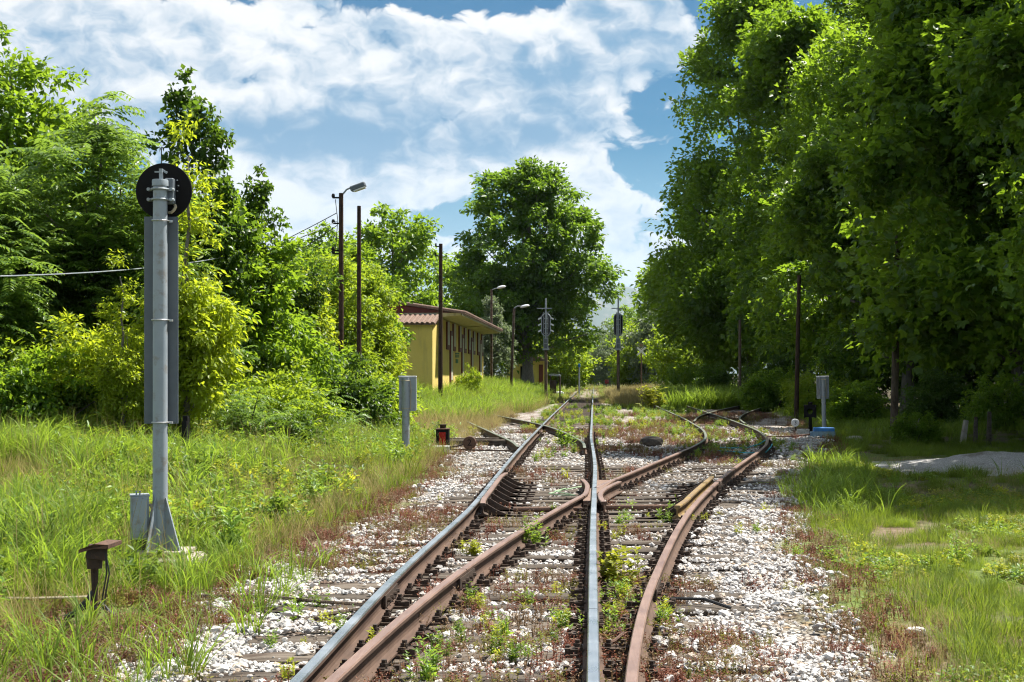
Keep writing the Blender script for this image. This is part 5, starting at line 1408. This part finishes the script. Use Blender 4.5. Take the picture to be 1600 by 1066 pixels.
for r0, ln in ((660, 3), (676, 3), (692, 3)):
    for q in range(ln):
        ya, za = wz(776 + q * 12, r0); yb_, zb_ = wz(785 + q * 12, r0 + 11)
        mb = MB(); mb.box((.02, (ya + yb_) / 2, (za + zb_) / 2), (.02, yb_ - ya, abs(za - zb_))); mb.build('painted_letter', M['signgreen'], st)
ya, za = wz(779, 718); yb_, zb_ = wz(800, 756); mb = MB(); mb.box((.025, (ya + yb_) / 2, (za + zb_) / 2), (.02, yb_ - ya, abs(za - zb_))); mb.build('notice', M['signgreen'], st)
# small hut behind
x0 = (822 - VPX) / F * 124; g0 = gz(x0, 124)
hut = thing('station_hut', 'small yellow hut in the shade under the plane tree', 'building', (x0, 124, g0))
mb = MB(); mb.box((0, 1.5, 1.2), (3.4, 3, 2.6)); mb.build('wall', M['ywall'], hut)
mb = MB(); mb.prism([(-2, -.4, 2.5), (2, -.4, 2.5), (0, -.4, 3.3)], (0, 0, 0), (0, 3.8, 0)); mb.build('roof', M['tile'], hut)
mb = MB(); mb.box((.0, -.02, 1.0), (1.0, .06, 2.1)); mb.build('door', M['black'], hut)
mb = MB(); mb.box((1.3, -.02, 1.1), (.35, .06, 2.2)); mb.build('post', M['redwood'], hut)
# ------------------------------------------------------------------ grass and weeds
G_ = {}
G_['reed'] = leaf_mat('tall_grass_blade', (.066, .142, .013), (.175, .245, .034), (.37, .53, .045), .44, .5, .18, inst=True)
G_['lawn'] = leaf_mat('short_grass_blade', (.062, .120, .013), (.15, .20, .028), (.32, .42, .035), .42, .55, .15, inst=True)
G_['straw'] = leaf_mat('dry_grass_blade', (.24, .19, .07), (.40, .33, .14), (.45, .38, .14), .35, .6, .2, inst=True)
G_['red'] = leaf_mat('reddish_weed', (.16, .045, .035), (.28, .14, .09), (.25, .09, .05), .3, .6, .2, inst=True)
G_['brown'] = leaf_mat('brown_weed', (.20, .13, .085), (.33, .24, .15), (.22, .14, .06), .3, .7, .2, inst=True)
G_['olive'] = leaf_mat('olive_weed', (.12, .12, .025), (.22, .20, .05), (.34, .32, .06), .35, .6, .2, inst=True)
G_['weed'] = leaf_mat('green_weed_leaf', (.07, .15, .02), (.16, .26, .035), (.40, .56, .05), .4, .45, .35, inst=True)
G_['yweed'] = leaf_mat('yellow_weed_leaf', (.17, .22, .015), (.30, .31, .03), (.60, .62, .05), .42, .5, .3, inst=True)

def blade_arrays(r, specs, segs=4):
    V, T, R = [], [], []
    for (bx, by, az, lean, h, w, curl, rnd) in specs:
        dx, dy = math.cos(az), math.sin(az); sx, sy = -dy, dx; b0 = len(V)
        for i in range(segs + 1):
            t = i / segs
            out_ = lean * h * t + curl * h * t ** 2.6; z = h * (t - .42 * min(curl, 1.6) * t ** 3)
            ww = w * (1 - t) ** .6 * (.65 + .7 * t) if i < segs else 0
            cx, cy_ = bx + dx * out_, by + dy * out_
            if i < segs:
                V.append((cx + sx * ww / 2, cy_ + sy * ww / 2, z)); V.append((cx - sx * ww / 2, cy_ - sy * ww / 2, z + ww * .15)); R += [rnd, rnd]
            else: V.append((cx, cy_, z)); R.append(rnd)
        for i in range(segs - 1):
            a = b0 + i * 2; T += [(a, a + 1, a + 3), (a, a + 3, a + 2)]
        a = b0 + (segs - 1) * 2; T.append((a, a + 1, a + 2))
    return V, T, R
def tuft(seed, n, h, w, spread, lean, curl, mat, segs=4, extra=None):
    r = random.Random(seed); sp = []
    for _ in range(n):
        a = r.uniform(0, 6.283); q = r.random() ** .7 * spread
        sp.append((q * math.cos(a), q * math.sin(a), a + r.uniform(-.9, .9), r.uniform(.2, 1) * lean, h * r.uniform(.45, 1.1), w * r.uniform(.7, 1.2), r.uniform(.1, 1) * curl, r.random()))
    V, T, R = blade_arrays(r, sp, segs)
    me = mesh_np('tuft', V, tris=T, attrs={'rnd': np.array(R)}); me.materials.append(G_[mat]); return me
def weed_mesh(seed, stems, h, leaf, per, mat, wid=.4, spread=.08, up=.5, flower=None):
    """upright stems with leaves along them"""
    rng = np.random.default_rng(seed); V_, T_, R_ = [], [], []; nb = 0; mi = []
    for s in range(stems):
        a = rng.uniform(0, 6.283); ln = rng.uniform(.05, .45); hh = h * rng.uniform(.5, 1.1)
        b0 = np.array([spread * rng.normal() * .5, spread * rng.normal() * .5, 0]); tp = b0 + np.array([math.cos(a) * ln * hh, math.sin(a) * ln * hh, hh])
        w = .0035 + hh * .008; pv = np.array([math.cos(a + 1.57), math.sin(a + 1.57), 0]) * w
        V = np.array([b0 - pv, b0 + pv, tp]); V_.append(V); T_.append(np.array([[0, 1, 2]]) + nb); R_.append(np.full(3, .2)); nb += 3
        t = np.sort(rng.uniform(.12, 1, per)); base = b0 + (tp - b0) * t[:, None]
        la = rng.uniform(0, 6.283, per); d = np.stack([np.cos(la), np.sin(la), np.full(per, up) + rng.normal(0, .25, per)], -1); d = unit(d)
        nrm = unit(np.array([0, 0, 1.0]) + rng.normal(size=(per, 3)) * .35); L = leaf * rng.uniform(.6, 1.2, per) * (1.15 - .5 * t)
        v, t_, r_ = leaves_np(base, d, nrm, L, L * wid, .15, rng.random(per)); V_.append(v); T_.append(t_ + nb); R_.append(r_); nb += len(v)
    me = mesh_np('weed', np.concatenate(V_), tris=np.concatenate(T_), attrs={'rnd': np.concatenate(R_)}); me.materials.append(G_[mat]); return me

REED = src_coll('reed_tuft', [tuft(s, 15, .84, .022, .10, .28, .9, 'reed', 5) for s in range(5)] + [tuft(s + 20, 12, .62, .012, .10, .35, .6, 'reed', 4) for s in range(2)])
LAWN = src_coll('lawn_tuft', [tuft(s + 40, 24, .17, .006, .09, .55, .7, 'lawn', 3) for s in range(5)] + [tuft(s + 60, 16, .30, .007, .07, .4, .6, 'lawn', 3) for s in range(2)])
STRAW = src_coll('straw_tuft', [tuft(s + 80, 20, .30, .005, .08, .45, .5, 'straw', 3) for s in range(4)])
CLOVER = src_coll('clover', [weed_mesh(s + 90, 12, .09, .045, 5, 'weed', .7, .09, .35) for s in range(3)] + [weed_mesh(s + 95, 12, .09, .045, 5, 'yweed', .6, .09, .35) for s in range(2)])
REDW = src_coll('red_weed', [weed_mesh(s + 100, 13, .10, .022, 9, 'red', .5, .09, .5) for s in range(3)] + [weed_mesh(s + 110, 14, .12, .022, 9, 'brown', .45, .10, .6) for s in range(3)] + [weed_mesh(s + 115, 13, .10, .024, 9, 'olive', .5, .09, .5) for s in range(2)])
WEED = src_coll('green_weed', [weed_mesh(s + 120, 9, .24, .06, 12, 'weed', .36, .07, .55) for s in range(3)] + [weed_mesh(s + 130, 10, .20, .05, 10, 'yweed', .4, .08, .5) for s in range(2)])

def patch_mesh(seed, metas, n, rad, smin, smax):
    """a patch of turf: n tufts of the given kinds strewn over a disc, one mesh"""
    r = np.random.default_rng(seed); V_, T_, R_ = [], [], []; nb = 0
    arrs = []
    for me in metas:
        v = np.empty(len(me.vertices) * 3, np.float32); me.vertices.foreach_get('co', v)
        t = np.empty(len(me.loops), np.int32); me.loops.foreach_get('vertex_index', t)
        q = np.empty(len(me.vertices), np.float32); me.attributes['rnd'].data.foreach_get('value', q)
        arrs.append((v.reshape(-1, 3), t.reshape(-1, 3), q))
    for k in range(n):
        v, t, q = arrs[r.integers(len(arrs))]; a = r.uniform(0, 6.283); s_ = r.uniform(smin, smax); p = rad * math.sqrt(r.random()); b_ = r.uniform(0, 6.283)
        c, sn = math.cos(a), math.sin(a)
        w = np.stack([v[:, 0] * c - v[:, 1] * sn + v[:, 2] * r.normal(0, .12), v[:, 0] * sn + v[:, 1] * c + v[:, 2] * r.normal(0, .12), v[:, 2]], -1) * s_ + np.array([p * math.cos(b_), p * math.sin(b_), r.uniform(-.02, .01)])
        V_.append(w); T_.append(t + nb); R_.append(np.clip(q * .7 + r.uniform(0, .3), 0, 1)); nb += len(w)
    me = mesh_np('turf', np.concatenate(V_), tris=np.concatenate(T_), attrs={'rnd': np.concatenate(R_)}); me.materials.append(metas[0].materials[0]); return me
REED_P = src_coll('reed_patch', [patch_mesh(s + 300, [o.data for o in REED.objects], 12, .34, .6, 1.15) for s in range(5)])
LAWN_P = src_coll('lawn_patch', [patch_mesh(s + 320, [o.data for o in list(LAWN.objects)[:5]] * 3 + [o.data for o in list(LAWN.objects)[5:]], 26, .30, .5, 1.15) for s in range(5)])

def scatter(name, label, cat, xs, ys, prob, coll, nsrc, smin, smax, weights=None, zoff=0.0, tilt=.12, grow=0.0):
    keep = RNG.random(len(xs)) < prob
    xs, ys = xs[keep], ys[keep]; n = len(xs)
    if n == 0: return
    sc = RNG.uniform(smin, smax, n) * (1 + grow * np.maximum(ys - 12, 0))
    rot = np.stack([RNG.normal(0, tilt, n), RNG.normal(0, tilt, n), RNG.uniform(0, 6.283, n)], -1)
    idx = RNG.choice(nsrc, n, p=weights) if weights is not None else RNG.integers(0, nsrc, n)
    gn_scatter(name, np.stack([xs, ys, gh(xs, ys) + zoff], -1), rot, sc, idx, coll, label, cat)
    print(name, n)

# clearings around the things that stand in the grass
def clear(xs, ys):
    k = np.ones(len(xs))
    for cx, cy_, r in ((-4.02, 13.05, .55), (-3.68, 10.55, .35), (-3.87, 29.2, .3), (-3.45, 32.2, .55), (-3.1, 34.9, .6), (6.5, 39.5, .7), (5.95, 40.6, .6)):
        k *= sst(r * .7, r * 1.4, np.hypot(xs - cx, ys - cy_))
    k *= 1 - ((xs > 5.5) & (xs < 9.6) & (ys > 24.9) & (ys < 30)) * .97
    inb = (xs > XW - 8.6) & (xs < XW + .1) & (ys > Y0 - 3) & (ys < Y1)
    return k * ~inb

# 1  tall grass of the left bank
xs, ys = sample(70000, -15, -2.2, 7.0, 42, .75)
edge = -3.05 - 1.6 * sst(12.6, 9.2, ys) + .5 * (fbm(xs * .8, ys * .6, 5) - .5) + .35 * sst(16, 22, ys) - .8 * sst(23, 27, ys)
dens = sst(0, .7, edge - xs) * (.15 + .85 * sst(9.3, 12.3, ys))
bare = sst(.50, .40, fbm(xs * .38 + 9, ys * .24, 15))
mid = sst(23, 30, ys)
pr = dens * (1 - .92 * bare) * (.75 - .45 * mid) * clear(xs, ys) * np.clip((ys / 9) ** .5 * .62, 0, 1)
short = .55 + .45 * sst(.3, 1.6, edge - xs)
deep = (edge - xs > .9) & (np.hypot(xs + 4.02, ys - 13.05) > 1.1) & (np.hypot(xs + 3.68, ys - 10.55) > .8) & (np.hypot(xs + 3.87, ys - 29.2) > .7)
keep = RNG.random(len(xs)) < pr
rare = RNG.random(len(xs)) < 1 / 9.0
for sel, coll, ns, nm in ((keep & ~deep, REED, 7, 'tall arching green grass fringing the left ballast'), (keep & deep & rare, REED_P, 5, 'tall arching green grass covering the left bank')):
    x_, y_, sh = xs[sel], ys[sel], short[sel]; n = len(x_)
    sc = RNG.uniform(.5, 1.05, n) * sh * (1 - .25 * sst(14, 9, y_))
    gn_scatter('tall_grass', np.stack([x_, y_, gh(x_, y_) - .02], -1), np.stack([RNG.normal(0, .08, n), RNG.normal(0, .08, n), RNG.uniform(0, 6.283, n)], -1), sc, RNG.integers(0, ns, n), coll, nm, 'grass'); print('reed', n)
# 2  straw and short grass between
xs, ys = sample(26000, -14, -2.2, 7.0, 60, .8)
edge = -2.85 - 1.0 * sst(13.0, 9.5, ys)
scatter('dry_grass', 'dry yellowish grass on the left bank', 'grass', xs, ys, sst(0, .6, edge - xs) * clear(xs, ys) * (.16 + .55 * sst(.52, .40, fbm(xs * .38 + 9, ys * .24, 15)) + .3 * sst(26, 36, ys)), STRAW, 4, .7, 1.5)
xs, ys = sample(40000, -14, -2.2, 7.0, 75, .9)
edge = np.where(ys < 30, -2.75, BED_L(ys) - .2) - 1.7 * sst(12.5, 9.5, ys) + .6 * (fbm(xs * .7, ys * .5, 25) - .5)
scatter('short_grass', 'short green grass and clover on the left bank', 'grass', xs, ys, sst(0, .8, edge - xs) * clear(xs, ys) * (.30 + .45 * sst(25, 40, ys)), LAWN, 7, .8, 1.7, grow=.012)
SEED = src_coll('seed_stalk', [tuft(s + 140, 7, .95, .006, .10, .18, .25, 'straw', 4) for s in range(3)])
xs, ys = sample(9000, -14, -2.6, 8.0, 40, .8)
scatter('leafy_weeds', 'broad leaved weeds among the tall grass of the left bank', 'weeds', xs, ys, sst(0, .8, -3.2 - .9 * sst(12.5, 9.5, ys) - xs) * clear(xs, ys) * (.10 + .5 * sst(.55, .66, fbm(xs * .5, ys * .4, 131))), WEED, 5, 1.3, 2.7)
xs, ys = sample(7000, -14, -2.6, 8.0, 40, .8)
scatter('seed_stalks', 'dry seed stalks standing in the grass of the left bank', 'grass', xs, ys, sst(0, .8, -3.2 - .9 * sst(12.5, 9.5, ys) - xs) * clear(xs, ys) * .30, SEED, 3, .6, 1.1)
# 3  lawn on the right
xs, ys = sample(120000, 1.2, 16, 6.6, 48, 1.1)
edge = BED_R(ys) + .12 + .7 * (fbm(xs * .8, ys * .6, 35) - .5)
baref = sst(.50, .60, fbm(xs * .55 + 3, ys * .42 + 7, 85))
lawnp = sst(-.1, .8, xs - edge) * (1 - .85 * baref) * clear(xs, ys)
inner = (xs - edge > .8)
scatter('lawn_grass', 'short bright grass fringing the right ballast', 'grass', xs, ys, lawnp * .62 * ~inner, LAWN, 7, .55, 1.15, [.17, .17, .17, .17, .17, .075, .075], grow=.012)
scatter('lawn_grass', 'short bright grass of the right lawn', 'grass', xs, ys, lawnp * .62 / 23 * inner, LAWN_P, 5, .45, .95, grow=.012, tilt=.03)
xs, ys = sample(30000, 1.2, 14, 6.6, 30, 1.2)
edge = BED_R(ys) + .15 + .7 * (fbm(xs * .8, ys * .6, 35) - .5)
scatter('clover', 'clover and low leafy weeds in the right lawn', 'weeds', xs, ys, sst(0, .8, xs - edge) * sst(.36, .55, fbm(xs * .8, ys * .6, 88)) * .85 * clear(xs, ys), CLOVER, 5, .7, 1.4)
xs, ys = sample(9000, 1.2, 12, 6.6, 30, 1.2)
edge = BED_R(ys) + .1 + .7 * (fbm(xs * .8, ys * .6, 35) - .5)
scatter('lawn_straw', 'dry blades in the right lawn', 'grass', xs, ys, sst(0, .8, xs - edge) * (.16 + .7 * sst(.50, .60, fbm(xs * .55 + 3, ys * .42 + 7, 85))), STRAW, 4, .35, .8)
# taller tufts on the right: edge of the siding and the wood
xs, ys = sample(16000, 2.6, 15, 15, 62, .6)
tall = np.exp(-((xs - (BED_R(ys) + .55)) / .5) ** 2) * sst(16.5, 19, ys) * sst(30, 25, ys) * 1.0 * sst(.38, .52, fbm(xs, ys * .5, 91))
tall = np.maximum(tall, sst(7.2, 9.0, xs) * sst(36, 42, ys) * .55)
tall = np.maximum(tall, sst(.62, .7, fbm(xs * .7, ys * .7, 92)) * sst(3.2, 4.2, xs) * .25 * sst(26, 20, ys))
scatter('tall_grass', 'tall green grass along the right side of the siding', 'grass', xs, ys, tall * clear(xs, ys), REED, 7, .35, .7)
# tall dark strip beyond the siding end
xs, ys = sample(5200, 3.2, 12.5, 70, 88, .1)
scatter('tall_grass', 'dense tall grass strip across the end of the siding', 'grass', xs, ys, np.full(len(xs), .9) * sst(3.2, 4.5, xs), REED, 7, 1.1, 1.75)
xs, ys = sample(4200, 1.0, 6.5, 74, 125, .5)
scatter('dry_grass', 'tall pale dry grass beside the far right signal', 'grass', xs, ys, np.full(len(xs), .8) * sst(.9, 1.6, xs), STRAW, 4, 2.2, 3.6)
xs, ys = sample(11000, -11, -2.2, 48, 130, .8)
scatter('tall_grass', 'tall green grass in front of the station and the far platform', 'grass', xs, ys, sst(.0, 1.0, np.where(ys < 64, -3.6, -2.6) - xs) * .8 * clear(xs, ys), REED, 7, .8, 1.35)
xs, ys = sample(5000, -9, -2.2, 45, 120, .8)
scatter('dry_grass', 'pale dry grass in front of the station', 'grass', xs, ys, sst(.0, 1.0, np.where(ys < 64, -3.2, -2.4) - xs) * .7 * clear(xs, ys), STRAW, 4, 1.6, 2.8)
# 4  reddish brown weeds over the ballast
xs, ys = sample(60000, -4.6, 7.5, 6.0, 60, 1.15)
k = redm(xs, ys)
band = np.exp(-((xs - (BED_L(ys) - .30)) / .28) ** 2) * sst(10, 13, ys) * .8
bandr = np.exp(-((xs - (BED_R(ys) + .15)) / .35) ** 2) * .5
inbed = bed_mask(xs, ys, .5)
pr = np.maximum(np.maximum(k * np.maximum(inbed, (xs < -2.4) & (ys < 13)), band), bandr) * .42 * (1 - .75 * ((xs > ML(ys)) & (xs < BR(ys)) & (ys > 12.5) & (ys < 25))) * ~rail_mask(xs, ys, .05) * clear(xs, ys)
pr = np.where(sleeper_mask(xs, ys), pr * .25, pr) * (1 - .55 * ((xs > ML(ys)) & (xs < MR(ys)) & (ys < 12.5)))
scatter('red_weeds', 'low red brown weeds creeping over the ballast', 'weeds', xs, ys, pr, REDW, 8, .6, 1.35, [.16, .16, .13, .13, .13, .09, .1, .1], grow=.014)
# 5  green weeds along and between the rails
xs, ys = sample(16000, -2.2, 5.0, 6.0, 75, 1.0)
kk = sst(.60, .70, fbm(xs * .9 + 13, ys * .42, 95)) * (1 - .8 * ((ys > 12.5) & (ys < 26)))
far = sst(30, 45, ys) * sst(.45, .6, fbm(xs * .7 + 3, ys * .3, 96)) * .7
pr = np.maximum(kk * .36 * (.45 + .55 * (xs > 0)), far * np.where((xs > ML(ys)) & (xs < MR(ys)), .28, .5)) * (xs < BED_R(ys)) * ~rail_mask(xs, ys, .06)
scatter('green_weeds', 'green and yellow weeds growing between the rails', 'weeds', xs, ys, pr, WEED, 5, .35, .95, grow=.012)
xs, ys = sample(5000, -4.6, -2.3, 6.2, 13, 1.0)
scatter('green_weeds', 'sparse coarse grass before the rusty cable box', 'weeds', xs, ys, .05 * np.ones(len(xs)) * clear(xs, ys), REED, 7, .35, .6)

# single plants that stand out
def plant(name, label, me_fn, x, y, sc, z=0.0):
    me = me_fn; o = link(name, me, None, None, (x, y, gz(x, y) + z), (0, 0, x * 7 % 6)); o.scale = (sc,) * 3; tag(o, label, 'plant')
W1 = weed_mesh(201, 16, .34, .075, 15, 'weed', .34, .12, .5); W2 = weed_mesh(202, 18, .30, .085, 14, 'yweed', .55, .16, .4); W3 = weed_mesh(203, 12, .30, .05, 16, 'weed', .3, .10, .6)
T1 = tuft(204, 16, .62, .022, .12, .5, .9, 'reed', 6)
plant('weed_plant', 'leafy green weed beside the brown rail left of the crossing', W1, -.58, 14.2, 1.0)
plant('weed_plant', 'yellow green bushy weed between the polished and the brown rail', W2, .22, 11.6, 1.15)
plant('weed_plant', 'green weed in front, between the polished left and right rails', W1, -.95, 8.0, .75)
plant('weed_plant', 'small weed on a sleeper at the bottom beside the polished rail', W3, -.38, 8.6, .6)
plant('weed_plant', 'lime weed on the sleepers left of the crossing', W2, -1.15, 13.6, .55)
plant('weed_plant', 'spreading green weed inside the left turnout', W1, -.62, 33.6, 1.9)
plant('weed_plant', 'yellow green weed at the far edge of the siding ballast', W2, 3.0, 70.5, 4.0)
plant('weed_plant', 'dark broad leaved weed in the sunny lawn', W1, 3.05, 9.3, .7)
plant('weed_plant', 'tall thin weed standing in the lawn, right of the middle', W3, 3.5, 13.6, 1.25)
plant('weed_plant', 'leafy weed at the shade line of the lawn', W3, 3.2, 17.6, 1.3)
plant('grass_tuft', 'coarse grass tuft on the right edge of the lawn', T1, 3.35, 10.2, .7)
plant('grass_tuft', 'coarse arching grass tuft in front of the signal mast footing', T1, -3.45, 12.2, .85)
plant('grass_tuft', 'long bladed grass tuft on the ballast left of the polished rail', T1, -2.25, 9.5, .55)
plant('grass_tuft', 'tall grass tuft where the siding meets the shaded lawn', T1, 3.2, 20.5, .85)

xs, ys = sample(3800, -2.4, 1.4, 84, 210, .6)
scatter('dry_grass', 'dry grass growing over the far end of the main track', 'grass', xs, ys, np.where((xs > -1.9) & (xs < .4), .05 + .6 * sst(150, 190, ys), .45), STRAW, 4, .8, 1.8)
xs, ys = sample(3800, -3.2, 2.2, 84, 210, .6)
scatter('green_weeds', 'green weeds along the far end of the main track', 'weeds', xs, ys, np.clip(.03 + .5 * sst(150, 190, ys) + .5 * (xs < -1.9) + .4 * (xs > .6), 0, 1), WEED, 5, .8, 1.9)

# ------------------------------------------------------------------ the air: thin summer haze over the whole valley
def haze():
    m = bpy.data.materials.new('summer_haze'); m.use_nodes = True; t = m.node_tree; t.nodes.clear()
    out = t.nodes.new('ShaderNodeOutputMaterial'); pv = t.nodes.new('ShaderNodeVolumePrincipled')
    pv.inputs['Color'].default_value = (.62, .80, 1.0, 1); pv.inputs['Density'].default_value = HAZE; pv.inputs['Anisotropy'].default_value = .2
    t.links.new(pv.outputs[0], out.inputs['Volume'])
    mb = MB(); zb_, zt_ = -10.0, 1150.0
    mb.box((0, 0, (zb_ + zt_) / 2), (39000, 39000, zt_ - zb_))
    o = mb.build('haze', m); tag(o, 'thin blue summer haze in the air', 'haze', kind='stuff')
HAZE = 0.00004
haze()
